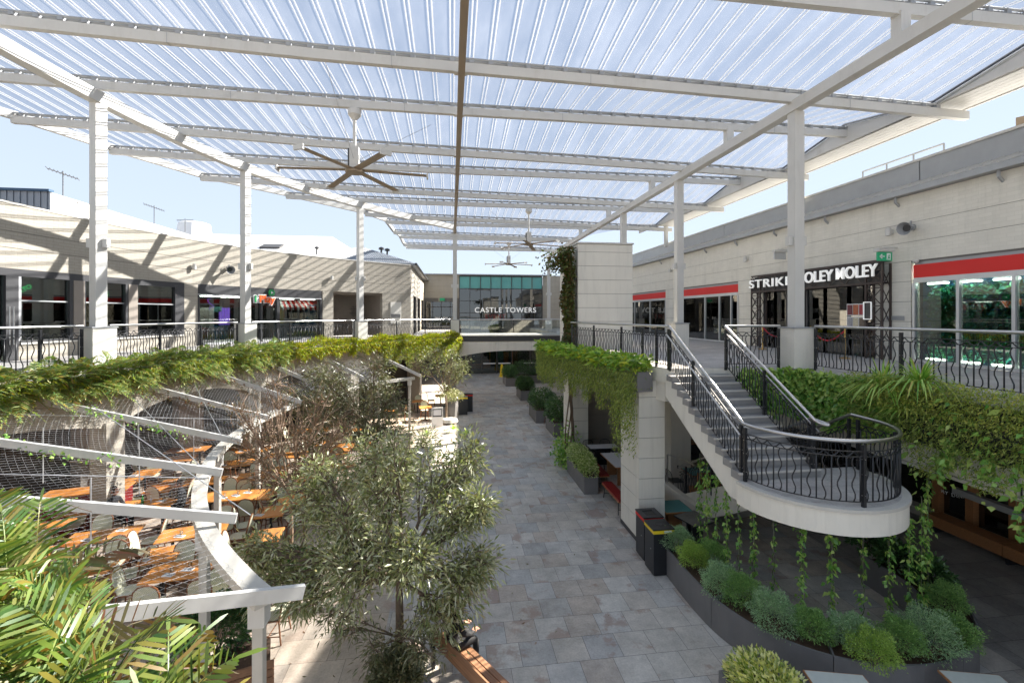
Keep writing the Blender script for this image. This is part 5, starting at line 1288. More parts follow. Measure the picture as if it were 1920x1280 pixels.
for y0, y1 in ((7.4, 9.45), (9.47, 11.3)): MB().box((13.85, (y0+y1)/2, .44), (.5, y1-y0, .06)).build('seat', 'warmtimber', lbn); MB().box((13.62, (y0+y1)/2, .3), (.05, y1-y0, .24)).build('front_panel', 'warmtimber', lbn)
for y in (7.7, 9.4, 11.1): MB().box((13.85, y, .2), (.4, .06, .4)).build('leg', 'black', lbn)
for px, w_, la in ((1592, 1.0, 'pale laminate table cut by the bottom edge, left one'), (1862, 1.15, 'pale laminate table cut by the bottom right corner')):
    p = at(px, 1300, .76); top_table(V(p.x, p.y, 0), .85, .8, -.25, 'paletop', 'warmtimber', la)
# ---- street bench with a seated person, sandwich board, pots, wet floor sign
a, b_ = V(-.2, 8.0, 0), V(.8, 6.5, 0); d = (b_-a).normalized(); n_ = V(-d.y, d.x, 0)      # bench back is on the left side
c_ = (a+b_)/2; rz = math.atan2(d.y, d.x)
sb = thing('park_bench', 'brown slatted bench with black arm rests under the silver tree', 'bench', c_, rz); local(sb); ln = (b_-a).length+.3
for k in range(4): MB().box((0, -.08+.115*k, .45), (ln, .095, .03)).build('seat_slat', 'timber', sb)
for k in range(3): MB().box((0, -.19-.03*k, .60+.115*k), (ln, .028, .10)).build('back_slat', 'timber', sb)
for x in (-ln/2+.1, ln/2-.1):
    MB().box((x, .07, .41), (.05, .5, .04)).build('seat_bracket', 'black', sb); MB().bar((x, -.15, .4), (x, -.28, .9), .05, .03, up=(1, 0, 0)).build('back_bracket', 'black', sb)
    for y in (-.12, .28): MB().box((x, y, .2), (.05, .05, .4)).build('leg', 'black', sb)
    MB().tube([(x, .27, .45), (x, .27, .66), (x, .22, .70), (x, -.05, .70), (x, -.22, .66)], .022, 6).build('arm_rest', 'black', sb, smooth=True)
def skin_body(name, joints, edges, mat, parent=None):
    me = bpy.data.meshes.new(name); me.from_pydata([j[:3] for j in joints], edges, []); o = bpy.data.objects.new(name, me); COL.objects.link(o)
    o.modifiers.new('s', 'SKIN'); o.modifiers.new('u', 'SUBSURF').render_levels = 2; o.modifiers['u'].levels = 2
    for i, v in enumerate(me.skin_vertices[0].data): v.radius = (joints[i][3],)*2 if len(joints[i]) < 5 else (joints[i][3], joints[i][4]); v.use_root = (i == 0)
    bpy.context.view_layer.update(); m2 = bpy.data.meshes.new_from_object(o.evaluated_get(bpy.context.evaluated_depsgraph_get())); bpy.data.objects.remove(o)
    return link(name, m2, mat, parent, 'all', fix=False)
def seated_person(loc, rz, la, jacket='cloth', lean=0.08):
    t_ = thing('person', la, 'person', loc, rz); local(t_)      # faces +Y, seat height .45
    J = [(0, -.02, .56, .15, .12), (0, .0-lean*.3, .75, .15, .11), (0, .02-lean*.2, .95, .17, .12), (0, .03, 1.06, .11, .09), (0, .04, 1.13, .055), (0, .06, 1.20, .06),
         (.17, .03, 1.03, .065), (.26, .08, .82, .05), (.20, .28, .70, .04), (.14, .37, .68, .032), (-.17, .03, 1.03, .065), (-.26, .08, .82, .05), (-.20, .28, .70, .04), (-.14, .37, .68, .032),
         (.10, .05, .55, .09), (.13, .42, .53, .07), (.13, .44, .25, .05), (.13, .42, .08, .04), (.13, .52, .04, .04), (-.10, .05, .55, .09), (-.13, .42, .53, .07), (-.13, .44, .25, .05), (-.13, .42, .08, .04), (-.13, .52, .04, .04)]
    E = [(0, 1), (1, 2), (2, 3), (3, 4), (4, 5), (3, 6), (6, 7), (7, 8), (8, 9), (3, 10), (10, 11), (11, 12), (12, 13), (0, 14), (14, 15), (15, 16), (16, 17), (17, 18), (0, 19), (19, 20), (20, 21), (21, 22), (22, 23)]
    skin_body('body', J, E, jacket, t_)
    mb = MB(); n = 10; rings = []
    for i in range(n+1):
        a = math.pi*i/n; r_ = math.sin(a); z = 1.28-.125*math.cos(a); wx = .078*r_*(1-.18*(z < 1.24)); wy = .098*r_
        rings.append([(wx*math.cos(q)+.001*math.cos(q), .06+wy*math.sin(q)+(.012 if z < 1.3 and math.sin(q) > .8 else 0)+.001*math.sin(q), z) for q in [2*math.pi*k/14 for k in range(14)]])
    hd = mb.loft(rings).build('head', 'skin', t_, smooth='all')
    MB().tube([(0, .155, 1.30), (0, .178, 1.27), (0, .16, 1.255)], .012, 6).build('nose', 'skin', hd, smooth='all')
    for s_ in (-1, 1):
        MB().lathe((s_*.03, .150, 1.30), [(.004, -.008), (.010, 0), (.004, .008)], 8).build('eye', 'black', hd); MB().box((s_*.08, .06, 1.28), (.015, .04, .06)).build('ear', 'skin', hd)
    MB().box((0, .153, 1.225), (.045, .012, .010)).build('mouth', 'redvinyl', hd)
    rings = []
    for i in range(8):
        a = math.pi*.62*i/7; r_ = math.sin(a)+.02; z = 1.285+.14*math.cos(a); rings.append([(.088*r_*math.cos(q), .045+.105*r_*math.sin(q), z) for q in [2*math.pi*k/14 for k in range(14)]])
    MB().loft(rings).build('hair', 'hair', t_, smooth='all')
    for s_ in (-1, 1):
        MB().box((s_*.13, .405, .685), (.075, .085, .028), s_*.3).build('palm', 'skin', t_)
        for k in range(4): x = s_*(.13-.03+.02*k); MB().tube([(x, .44, .688), (x-s_*.004, .475, .682), (x-s_*.006, .50-.006*abs(k-1.5), .668)], [.0095, .009, .007], 6).build('finger', 'skin', t_, smooth=True)
        MB().tube([(s_*.10, .39, .69), (s_*.075, .42, .685), (s_*.07, .445, .68)], [.011, .010, .008], 6).build('thumb', 'skin', t_, smooth=True)
    return t_
seated_person(c_-d*.6-n_*-.0+n_*.02, rz, 'person in black clothes seated on the brown bench, mostly behind leaves')
p = at(246, 962, .0); p = at(243, 948, .75); seated_person(V(p.x-.35, p.y-.15, -.02), -math.pi/2-.1, 'person in black seated left of the cluttered restaurant table')
p = at(322, 940, .75); seated_person(V(p.x+.25, p.y+.05, -.02), math.pi/2+.5, 'person in black seated right of the cluttered restaurant table')
wf = thing('wet_floor_cone', 'yellow cone on the walkway in front of the far doors', 'cone', at(941, 706, 0)); p = at(941, 706, 0)
MB().lathe(p, [(.36, 0), (.36, .03), (.24, .05), (.11, 1.15), (.07, 1.25)], 4).build('cone', 'yellow', wf); MB().lathe(p, [(.02, 1.25), (.03, 1.3)], 6).build('tip', 'black2', wf)
def sandwich(px, py, la):
    p = at(px, py, 0); t_ = thing('sandwich_board', la, 'sign', p)
    MB().box(p+V(0, 0, .55), (.62, .05, 1.05), .1, ).build('panel', 'paper', t_); MB().box(p+V(0, -.03, .78), (.52, .02, .42), .1).build('screen', 'black', t_); MB().box(p+V(0, -.045, .80), (.44, .01, .32), .1).build('picture', 'whitetop', t_)
sandwich(820, 800, 'white sandwich board with framed picture by the far small tree')
pt2 = thing('plant_pot', 'tall grey faceted pot with a small olive shrub by the far bins', 'pot', at(848, 784, 0)); p = at(848, 784, 0)
MB().lathe(p, [(.26, 0), (.36, .75), (.32, 1.05), (.28, 1.05), (.26, .95)], 6).build('pot', 'planter', pt2)
n = 900; c2 = np.array(p+V(0, 0, 1.35)); P = c2+rnd_sphere(n)*(RNG.random((n, 1))**.5)*np.array([.75, .6, .42]); leaves('foliage', P, rnd_sphere(n)+[0, 0, .4], .13, .035, 'olive', pt2)
for px, py, col, la in ((868, 776, 'yellow', 'far black bin with yellow band by the grey pot'), (878, 770, 'red', 'far black bin behind the yellow banded one')):
    p = at(px, py, 0); t_ = thing('litter_bin', la, 'bin', p, group='far bins'); MB().box(p+V(0, 0, .5), (.55, .5, 1.0)).build('body', 'black', t_); MB().box(p+V(0, 0, 1.04), (.57, .52, .1)).build('colour_band', col, t_); MB().box(p+V(0, 0, 1.1), (.58, .53, .03)).build('lid', 'black', t_)
rk = thing('boulder', 'pale flat rock on the ground before the grey pot', 'rock', at(843, 793, 0)); p = at(843, 793, 0); MB().lathe(p, [(.3, 0), (.5, .1), (.42, .25), (.1, .32)], 9).build('rock', 'concrete', rk, smooth=True)
# velvet ropes at the portal
def rope(pa, pb, la):
    t_ = thing('barrier_rope', la, 'barrier', pa); 
    for p in (pa, pb):
        po = MB().tube([p, p+V(0, 0, .98)], .022, 8).build('brass_post', 'brass', t_, smooth=True); MB().lathe(p, [(.16, 0), (.16, .02), (.03, .05)], 16).build('base', 'brass', po)
    MB().tube([pa.lerp(pb, k/10)+V(0, 0, .88-.35*math.sin(k/10*math.pi)) for k in range(11)], .024, 8).build('rope', 'redrope', t_, smooth=True)
MT['brass'] = M_plain('brass', (.65, .42, .13), .3, metal=1); MT['redrope'] = M_plain('red_rope', (.45, .02, .04), .7)
X_ = 12.4; f1 = lambda px: V(X_, ray(px)[1]/ray(px)[0]*X_, 4.81)
rope(f1(1584), f1(1520), 'sagging red rope between brass posts before the golf entrance'); rope(f1(1430), V(13.1, f1(1430).y-.6, 4.81), 'red rope and brass post at the left portal column')

# ============================================================ vegetation
def shrub(px, py, z, rx, rz_, mat, la, n=2600, ll=.05, lw=.02, group='shrubs in the curved planter', shape='ball', p=None, name='shrub'):
    p = p or at(px, py, z); t_ = thing(name, la, 'shrub', (p.x, p.y, z-rz_*.6), group=group)
    mb = MB()
    for k in range(7): a = k*.9; mb.tube([(p.x, p.y, z-rz_), (p.x+math.cos(a)*rx*.3, p.y+math.sin(a)*rx*.3, z-.3*rz_), (p.x+math.cos(a)*rx*.55, p.y+math.sin(a)*rx*.55, z+.2*rz_)], [.014, .01, .004], 5)
    mb.build('stem', 'bark', t_)
    d = rnd_sphere(n); d[:, 2] = np.where(d[:, 2] < -.55, -d[:, 2], d[:, 2]); ph = RNG.random(3)*6
    lump = 1+.16*np.sin(d[:, 0]*6+ph[0])*np.sin(d[:, 1]*7+ph[1])+.12*np.sin(d[:, 2]*8+ph[2]+d[:, 0]*3); stray = RNG.random(n) < .03; lump = lump*np.where(stray, 1.22, 1)
    r_ = (RNG.random(n)**.28)*lump
    P = np.array(p)+d*r_[:, None]*np.array([rx, rx, rz_]); leaves('foliage', P, d+RNG.normal(size=(n, 3))*.45+[0, 0, .25], RNG.uniform(ll*.6, ll*1.3, n), lw, mat, t_)
    return t_
sh = [(1270, 1012, .30, .26, 'greyball', 'first grey green shrub of the curved planter, beside the yellow bin'), (1300, 1042, .27, .24, 'limeball', 'lime green shrub near the start of the curved planter'), (1338, 1040, .28, .26, 'midball', 'mid green shrub behind the lime one'),
      (1352, 1090, .32, .28, 'greyball', 'soft grey green shrub left in the curved planter'), (1392, 1110, .30, .30, 'midball', 'feathery green shrub between the soft one and the clipped ball'), (1452, 1150, .35, .33, 'greyball', 'clipped round grey green ball shrub'),
      (1522, 1172, .26, .24, 'midball', 'dark feathery shrub right of the clipped ball'), (1600, 1188, .30, .26, 'greyball', 'pale round shrub behind the planter seam'), (1636, 1218, .29, .24, 'limeball', 'lighter green round shrub at the planter rim'),
      (1690, 1195, .26, .25, 'midball', 'darker shrub between two pale ones'), (1738, 1190, .38, .32, 'greyball', 'widest pale grey green shrub at the front right'), (1790, 1182, .27, .24, 'midball', 'small green shrub at the right bend of the planter'), (1776, 1125, .26, .26, 'midball', 'green shrub on the far right arm of the planter')]
for px, py, rx, rz_, m_, la in sh: shrub(px, py, .84, rx*1.18, rz_*1.15, m_, la, n=7000, ll=.036, lw=.012)
q0 = PC.len
for k in range(3):
    p = V(9.75, 8.0+.75*k, .85); shrub(0, 0, .85, .34, .32, 'dark', 'dark leafy plant on the shaded right arm of the planter, %s' % ('nearest', 'middle', 'farthest')[k], n=1200, ll=.12, lw=.05, p=p)
def box_planter(x0, x1, y0, y1, h, la, mat='planter', grp='rectangular grey planters'):
    t_ = thing('planter_box', la, 'planter', ((x0+x1)/2, (y0+y1)/2, 0), group=grp); mb = MB()
    for c, d in ((((x0+x1)/2, y0+.02, h/2), (x1-x0, .04, h)), (((x0+x1)/2, y1-.02, h/2), (x1-x0, .04, h)), ((x0+.02, (y0+y1)/2, h/2), (.04, y1-y0-.08, h)), ((x1-.02, (y0+y1)/2, h/2), (.04, y1-y0-.08, h))): mb.box(c, d)
    mb.build('box', mat, t_); MB().box(((x0+x1)/2, (y0+y1)/2, h-.08), (x1-x0-.08, y1-y0-.08, .03)).build('soil', 'soil', t_); return t_
def box_shrub(x0, x1, y0, y1, z, hh, mat, la, n=3000, ll=.1, lw=.04, group='shrubs in grey planter boxes'):
    t_ = thing('shrub', la, 'shrub', ((x0+x1)/2, (y0+y1)/2, z-.1), group=group)
    u = RNG.random((n, 3)); e = 1-(RNG.random(n)**3); s = rnd_sphere(n); s[:, 2] = np.abs(s[:, 2])
    s = np.sign(s)*np.abs(s)**.7; s *= (e*(1+.12*np.sin(u[:, 0]*9)))[:, None]
    P = np.array([(x0+x1)/2, (y0+y1)/2, z])+s*np.array([(x1-x0)/2*1.15, (y1-y0)/2*1.05, hh])
    leaves('foliage', P, s+RNG.normal(size=(n, 3))*.5+[0, 0, .2], RNG.uniform(ll*.7, ll*1.3, n), lw, mat, t_)
    mb = MB()
    for k in range(6): x = x0+(x1-x0)*RNG.random(); y = y0+(y1-y0)*RNG.random(); mb.tube([(x, y, z-.15), (x+.05, y, z+hh*.7)], [.015, .006], 5)
    mb.build('stem', 'bark', t_)
# planters along the walkway
box_planter(4.52, 5.02, 15.0, 17.4, .6, 'grey planter box with pale variegated shrub beside the red benches'); box_shrub(4.5, 5.05, 15.0, 17.4, .62, .55, 'palevar', 'pale variegated shrub beside the red benches', 5200, .08, .045)
yb = at(1425, 1280, .62); box_planter(4.15, 5.0, 4.6, 6.55, .62, 'grey planter box with bright yellow shrub at the bottom edge'); box_shrub(4.2, 4.95, 4.8, 6.5, .62, .42, 'varieg', 'bright yellow variegated shrub at the bottom edge', 4200, .085, .04)
for px0, py0, px1, py1, hh, la in ((1003, 818, 1055, 790, .9, 'nearest'), (1040, 830, 1062, 800, .9, 'second'),): pass
for i, (x0, x1, y0, y1, hh) in enumerate(((5.1, 6.4, 22.2, 24.2, 1.0), (4.75, 6.0, 25.2, 27.6, .95), (4.9, 5.9, 32.0, 34.2, .8), (4.6, 5.6, 38.5, 41.0, .9), (5.6, 9.0, 40.0, 41.5, 1.2))):
    nm = ('nearest', 'second', 'third', 'fourth', 'farthest')[i]
    box_planter(x0, x1, y0, y1, .7, '%s grey planter with dark bush along the right of the walkway' % nm); box_shrub(x0, x1, y0, y1, .7, hh, 'dark', '%s dark green bush along the right of the walkway' % nm, 2600, .14, .055)
for px, py, m_, la in ((1008, 713, 'orangep', 'left'), (1022, 714, 'orangep', 'right')):
    p = at(px, py, 0); place(chair, p, 1.5 if la == 'left' else -1.5, 'far cafe chair %s of the small black table by the bushes' % la)
p = at(1015, 712, 0); top_table(V(p.x, p.y, 0), .8, .8, 0, 'black', 'black', 'small black far table between the dark bushes', False)
p = at(1031, 795, 0); place(chair, p, 2.2, 'grey woven chair on the walkway left of the vine trunk'); p = at(1004, 752, 0); place(chair, p, 1.9, 'pale chair between the second and third grey planters')
p = at(1053, 772, .75); top_table(V(p.x+.3, p.y, 0), .8, .8, 0, 'paletop', 'warmtimber', 'pale round edged table glimpsed behind the vine trunk', False)

MT['yfern2'] = M_leaf('yellow_green_cushion', [(.30, .36, .06), (.46, .48, .10), (.22, .30, .06), (.55, .50, .12)], .35, .5)
# hanging beds: stuff, growing from troughs along the deck edges
def bed(c, s0, s1, zt, o0, o1, up, drop, n, mat, la, ll, lw, name='hanging_plants', down=.5, arch=.15, parent=None):
    q = s0+(s1-s0)*RNG.random(n); o = o0+(o1-o0)*RNG.random(n)
    clump = .6+.4*np.sin(q*2.3)*np.sin(q*.9+1); k = RNG.random(n)
    z = zt+np.where(k < .45, up*RNG.random(n)*clump*(1-.5*np.abs((o-(o0+o1)/2)/(o1-o0))), -drop*(RNG.random(n)**1.2)*(.55+.45*np.sin(q*3.1+2)**2))
    o = np.where(k < .45, o, o1-.12+.24*RNG.random(n))
    pts = np.array([tuple(c.off(a, b_)) for a, b_ in zip(q, o)]); tn = np.array([tuple(c.tan(a)) for a in q[:1]])
    P = np.column_stack([pts, z]); out = np.array([(c.tan(a).y, -c.tan(a).x) for a in q])
    D = np.column_stack([out*.55, np.where(k < .45, .75, -down)])+RNG.normal(size=(n, 3))*.5
    return leaves(name, P, D, RNG.uniform(ll*.5, ll*1.4, n), RNG.uniform(lw*.7, lw*1.2, n), mat, parent, curl=arch, label=la, cat='plants', kind='stuff')
def trough(c, s0, s1, z0, z1, o0, o1, la, mat='planter'):
    mb = MB(); strip(mb, c, s0, s1, z0, z1, o0, o1); t_ = mb.build('hanging_planter', mat); return tag(t_, la, 'planter')
tr1 = trough(B, .6, B.len-.15, 4.3, 4.6, .07, .36, 'long dark trough fixed along the left balcony edge')
# pinnate fronds for the near ferns
def fronds(name, bases, dirs, Ls, npair, lw, mat, la, parent=None, leafl=.28, stuff=True, droop=.35):
    P = []; D = []; L_ = []; W_ = []; NN = []; mb = MB()
    for b_, d, l_ in zip(bases, dirs, Ls):
        b_ = Vector(b_); d = Vector(d).normalized(); sd = d.cross(V(0, 0, 1)); sd = sd.normalized() if sd.length > .01 else V(1, 0, 0)
        sd = (sd+V(*RNG.normal(size=3))*.25).normalized(); prev = b_; pts = []
        for i in range(npair+1):
            t = i/npair; p = b_+d*l_*t+V(0, 0, -1)*droop*l_*t*t; pts.append(p)
            if t > .12:
                s_ = math.sin(min(1, (1-t)*1.25+.12)*math.pi*.5+0)*leafl*l_; up = sd.cross(d)*.2; fw = (d+V(0, 0, -2*droop*t)).normalized()
                for sg in (-1, 1): P.append(p); D.append(sd*sg+fw*.75+up); NN.append(tuple(sd.cross(d))); L_.append(max(.03, s_)*random.uniform(.85, 1.1)); W_.append(lw)
        P.append(pts[-1]); D.append(d+V(0, 0, -2*droop)); NN.append(tuple(sd.cross(d))); L_.append(leafl*l_*.6); W_.append(lw)
        mb.tube(pts[::2] if len(pts) % 2 else pts, .003, 3, cap=False)
    o = leaves(name, [tuple(p) for p in P], [tuple(p) for p in D], np.array(L_), np.array(W_), mat, parent, curl=.12, strap=True, side=NN, label=la, cat='fern', kind='stuff' if stuff else None)
    mb.build('midrib', mat, o); return o
bs_, ds_, ls_ = [], [], []
for k in range(1500):
    q = RNG.uniform(.8, 16.2); o = RNG.uniform(.0, .8); p = B.off(q, o); t = B.tan(q); out = V(t.y, -t.x, 0)
    hi = RNG.random() < .45; bs_.append((p.x, p.y, 4.66+RNG.uniform(-.05, .18) if hi else 4.6-RNG.random()*(.8 if q < 5 else .32))); ds_.append(out*RNG.uniform(-.25, 1.1)+V(t.x, t.y, 0)*RNG.uniform(-.9, .9)+V(0, 0, RNG.uniform(.25, 1.0) if hi else RNG.uniform(-.5, .3))); ls_.append(RNG.uniform(.38, .72))
for k in range(420):
    q = RNG.uniform(.8, 9.5); p = B.off(q, RNG.uniform(.3, .5)); t = B.tan(q); out = V(t.y, -t.x, 0)
    bs_.append((p.x, p.y, RNG.uniform(4.3, 4.75))); ds_.append(out*RNG.uniform(.4, 1.2)+V(t.x, t.y, 0)*RNG.uniform(-.7, .7)+V(0, 0, RNG.uniform(-.5, .8))); ls_.append(RNG.uniform(.35, .6))
fronds('fern_bed', bs_, ds_, ls_, 13, .022, 'fern', 'feathery green fern fronds spilling over the near left balcony edge')
bed(B, 8.5, 16.5, 4.7, .05, .62, .42, .5, 4500, 'fern', 'mixed green leaves under the ferns of the near left balcony', .16, .03)
bed(B, 3.5, 16.5, 4.7, .05, .68, .40, .40, 2200, 'yfern', 'yellow tinged leaves scattered through the near left fern bed', .15, .035)
bed(B, 15.8, 22.5, 4.7, .0, .62, .48, .55, 9000, 'yfern', 'yellow green leafy band along the middle of the left balcony', .17, .035)
bed(B, 22.3, B.len-.1, 4.72, .0, .65, .42, 1.15, 11000, 'yfern', 'yellow green band hanging deep at the far end of the left balcony', .16, .035)
bed(B, 22.3, B.len-.1, 4.4, .3, .7, .1, 1.25, 7000, 'hang', 'green trails hanging below the far yellow green band', .13, .02, down=1.3)
# vines trailing over rafters
for i, (a, b_) in enumerate(raf[1:7]):
    t_ = thing('trailing_vine', 'thin creeper %s' % ('on the lowest left rafter', 'on the second left rafter', 'on the third rafter', 'on the fourth rafter', 'on the fifth rafter, half bare', 'on the sixth rafter, half bare')[i], 'vine', b_, group='creepers on the pergola')
    A, Bv = V(*a), V(*b_); pts = [Bv.lerp(A, f)+V(random.uniform(-.1, .1), random.uniform(.2, .6)*math.sin(f*5+i), random.uniform(-.1, .12)) for f in [k/18*.75 for k in range(19)]]
    MB().tube(pts, .006, 4).build('stem', 'bark', t_); n = 110; id_ = RNG.integers(0, 18, n); f = RNG.random(n)
    P = np.array([tuple(pts[j].lerp(pts[j+1], g)) for j, g in zip(id_, f)])+RNG.normal(size=(n, 3))*.05; leaves('foliage', P, rnd_sphere(n), RNG.uniform(.05, .10, n), .06, 'vine' if i < 3 else 'redleaf', t_)
# right hanging planter by the tower
HC = Curve([(5.35, 11.35), (5.25, 12.2), (4.9, 14.5), (4.45, 17.2), (4.4, 19.6)], .3)
class Flip:      # outward side is the left of travel here
    def __init__(s, c): s.c = c; s.len = c.len
    def off(s, q, o): return s.c.off(q, -o)
    def tan(s, q): t = s.c.tan(q); return -t
    def at(s, q): return s.c.at(q)
FH = Flip(HC)
trough(FH, .0, HC.len, 4.15, 4.68, .05, .5, 'dark hanging planter along the terrace edge left of the stairs')
bed(FH, .0, HC.len, 4.66, .1, .6, .15, 1.3, 30000, 'hang', 'dense fine trailing greenery below the terrace planter left of the stairs', .09, .02, down=1.2)
bed(FH, .0, 1.3, 4.2, .05, .6, .05, 2.0, 3800, 'hang', 'longest trailing greenery hanging in front of the nearest block pillar', .06, .03, down=1.2)
n = 2600; q = RNG.random(n)*HC.len; o = RNG.uniform(.0, .7, n); P = np.array([(*FH.off(a, b_), 4.66+RNG.random()*.38) for a, b_ in zip(q, o)])
leaves('bright_leaf_bed', P, rnd_sphere(n)*[1, 1, .5]+[-.3, -.3, .35], RNG.uniform(.16, .34, n), RNG.uniform(.06, .10, n), 'bright', curl=.25, label='broad bright green and yellow leaves on the terrace planter left of the stairs', cat='plants', kind='stuff')
# green wall on the terrace edge
GC = Curve([(7.35, 10.85), (8.9, 10.7), (9.15, 10.3), (9.2, 8.3), (9.3, 5.5), (9.3, 2.5)], .3)
mb = MB(); strip(mb, GC, 0, GC.len, 3.65, 4.62, -.02, .1); tag(mb.build('green_wall_backing', 'black'), 'black backing panel of the green wall under the right terrace rail', 'panel')
def wallgrow(s0, s1, z0, z1, n, mat, la, ll, lw, thick=.2, ragged=0):
    q = s0+(s1-s0)*RNG.random(n); zz = z1-(z1-z0)*RNG.random(n)*(1+ragged*np.sin(q*4)*np.sin(q*1.7))
    P = np.array([(*GC.off(a, .1+RNG.random()*thick), z) for a, z in zip(q, zz)]); out = np.array([(GC.tan(a).y, -GC.tan(a).x) for a in q])
    leaves('green_wall_plants', P, np.column_stack([out*.6, np.full(n, -.5)])+RNG.normal(size=(n, 3))*.55, RNG.uniform(ll*.6, ll*1.4, n), RNG.uniform(lw*.7, lw*1.3, n), mat, label=la, cat='plants', kind='stuff')
wallgrow(0, 4.4, 3.55, 4.78, 5200, 'vine', 'heart shaped climbing leaves covering the wall behind the stair landing', .11, .085, ragged=.1)
wallgrow(0, 4.4, 4.3, 4.85, 1200, 'limeball', 'yellow lit leaves along the top of the green wall', .11, .085)  # lit look of the upper leaves put into a lighter leaf colour
wallgrow(3.4, GC.len, 3.45, 4.95, 22000, 'hang', 'dense fine trailing greenery of the right green wall', .07, .018, thick=.38, ragged=.3)
wallgrow(4.2, GC.len, 3.2, 4.75, 320, 'vine', 'pale variegated heart leaves scattered over the right green wall', .13, .09, thick=.45, ragged=.3)
wallgrow(4.0, GC.len, 4.3, 4.98, 6000, 'yfern2', 'yellow green cushion of small leaves along the top of the right green wall', .06, .025, thick=.45)
def tuft(p, n, ln, la, mat='tuft', w_=.03, grp='spiky grass tufts', up=.9):
    p = Vector(p); t_ = thing('grass_tuft', la, 'grass', p, group=grp); mb = MB()
    for k in range(n):
        a = random.uniform(0, 6.283); sp = random.uniform(.2, 1); d = V(math.cos(a)*sp, math.sin(a)*sp, up); l_ = ln*random.uniform(.6, 1.1); s_ = d.cross(V(0, 0, 1)).normalized()*w_/2
        pts = [p+d*l_*t+V(0, 0, -1.15)*l_*t*t*sp for t in (0, .3, .6, .85, 1)]; ws = (1, 1, .8, .5, .05); vs = []
        for q, wq in zip(pts, ws): vs += [q-s_*wq, q+s_*wq]
        mb.add(vs, [(2*i, 2*i+1, 2*i+3, 2*i+2) for i in range(4)])
    mb.build('blades', mat, t_)
for px, py, la in ((1655, 735, 'left spiky grass tuft spilling over the green wall'), (1725, 728, 'right tallest spiky grass tuft on the green wall'), (1700, 775, 'lower spiky tuft hanging from the green wall')):
    a, b_ = ray(px); y = 9.0/a*b_; z = EYE-(py-HZ)/F*(y/b_); tuft((9.0, y, z), 170, 1.05 if py < 760 else .6, la, w_=.035)
n = 260; P = np.column_stack([RNG.normal(size=n)*2.2-1.8, 8.3+RNG.normal(size=n)*3.0, np.full(n, .012)]); P = P[(P[:, 0] < 3.5) & (P[:, 1] > 2)]
leaves('fallen_leaves', P, np.column_stack([RNG.normal(size=(len(P), 2)), np.zeros(len(P))]), RNG.uniform(.05, .1, len(P)), .022, 'redleaf', curl=0, label='scattered fallen leaves on the tan paving', cat='leaves', kind='stuff')
for k, (px, de) in enumerate(((60, 'left'), (105, 'right'), (200, 'middle'))):
    p = Wc.off(hs(px), -.9); place(chair, V(p.x, p.y, 4.82), 1.0+k, 'rattan chair seen through the %s pane of the near left shop' % de)
# hanging pothos strings under the wall on the right
for i, (px, y0, y1) in enumerate(((1782, 820, 870), (1850, 850, 905), (1912, 860, 1010), (1765, 850, 900))):
    p = atX(px, y0, 8.95); q = atX(px, y1, 8.95); t_ = thing('trailing_vine', 'heart leaved trail hanging from the right green wall, %s' % ('second from left', 'third from left', 'longest at the photo edge', 'leftmost')[i], 'vine', p, group='hanging trails')
    MB().tube([p, p.lerp(q, .5)+V(0, .05, 0), q], .005, 4).build('stem', 'green_stem', t_); n = 60; f = RNG.random(n); P = np.array([tuple(p.lerp(q, g)) for g in f])+RNG.normal(size=(n, 3))*.06; leaves('foliage', P, rnd_sphere(n)+[0, 0, -.5], .12, .09, 'vine', t_)
# climbing wires under the landing
for i, (px, y0, y1, dens) in enumerate(((1312, 850, 1010, .9), (1326, 800, 1040, 1.5), (1343, 860, 1060, 1), (1362, 905, 1080, 1.2), (1385, 930, 1090, .4), (1413, 940, 1100, 1.2), (1450, 960, 1115, .35), (1503, 960, 1150, 1.1), (1560, 970, 1170, 1.3), (1618, 990, 1170, .6), (1667, 990, 1165, .8), (1705, 960, 1160, 1.3), (1728, 930, 1150, 1.2), (1740, 880, 1130, 1.0))):
    q = PC.hit(px); q = q if q is not None else 9
    b0 = at(px, y1, .55); p0 = V(b0.x, b0.y, .55); a, b_ = ray(px); d = (EYE-.55)*F/(y1-HZ); z1 = EYE-(y0-HZ)/F*d; p1 = V(p0.x, p0.y, z1)
    t_ = thing('climbing_vine', 'twining vine on a wire under the stairs, number %s from the left' % ('one', 'two', 'three', 'four', 'five', 'six', 'seven', 'eight', 'nine', 'ten', 'eleven', 'twelve', 'thirteen', 'fourteen')[i], 'vine', p0, group='vines on wires below the landing')
    MB().tube([p0, p1], .004, 5).build('wire', 'steel', t_); H = z1-.55
    MB().tube([p0.lerp(p1, k/30)+V(math.cos(k*1.1)*.02, math.sin(k*1.1)*.02, 0) for k in range(31)], .006, 4).build('stem', 'green_stem', t_)
    n = int(70*H*dens); f = RNG.random(n); f = np.clip(f+.04*np.sin(f*25+i), 0, 1); P = np.array([tuple(p0.lerp(p1, g)) for g in f])+RNG.normal(size=(n, 3))*np.array([.035, .035, .01])*(1+.6*(dens > 2))
    leaves('foliage', P, rnd_sphere(n)*[1, 1, .4]+[-.3, -.5, -.5], RNG.uniform(.045, .11, n), RNG.uniform(.035, .075, n), 'vine', t_, curl=.3)
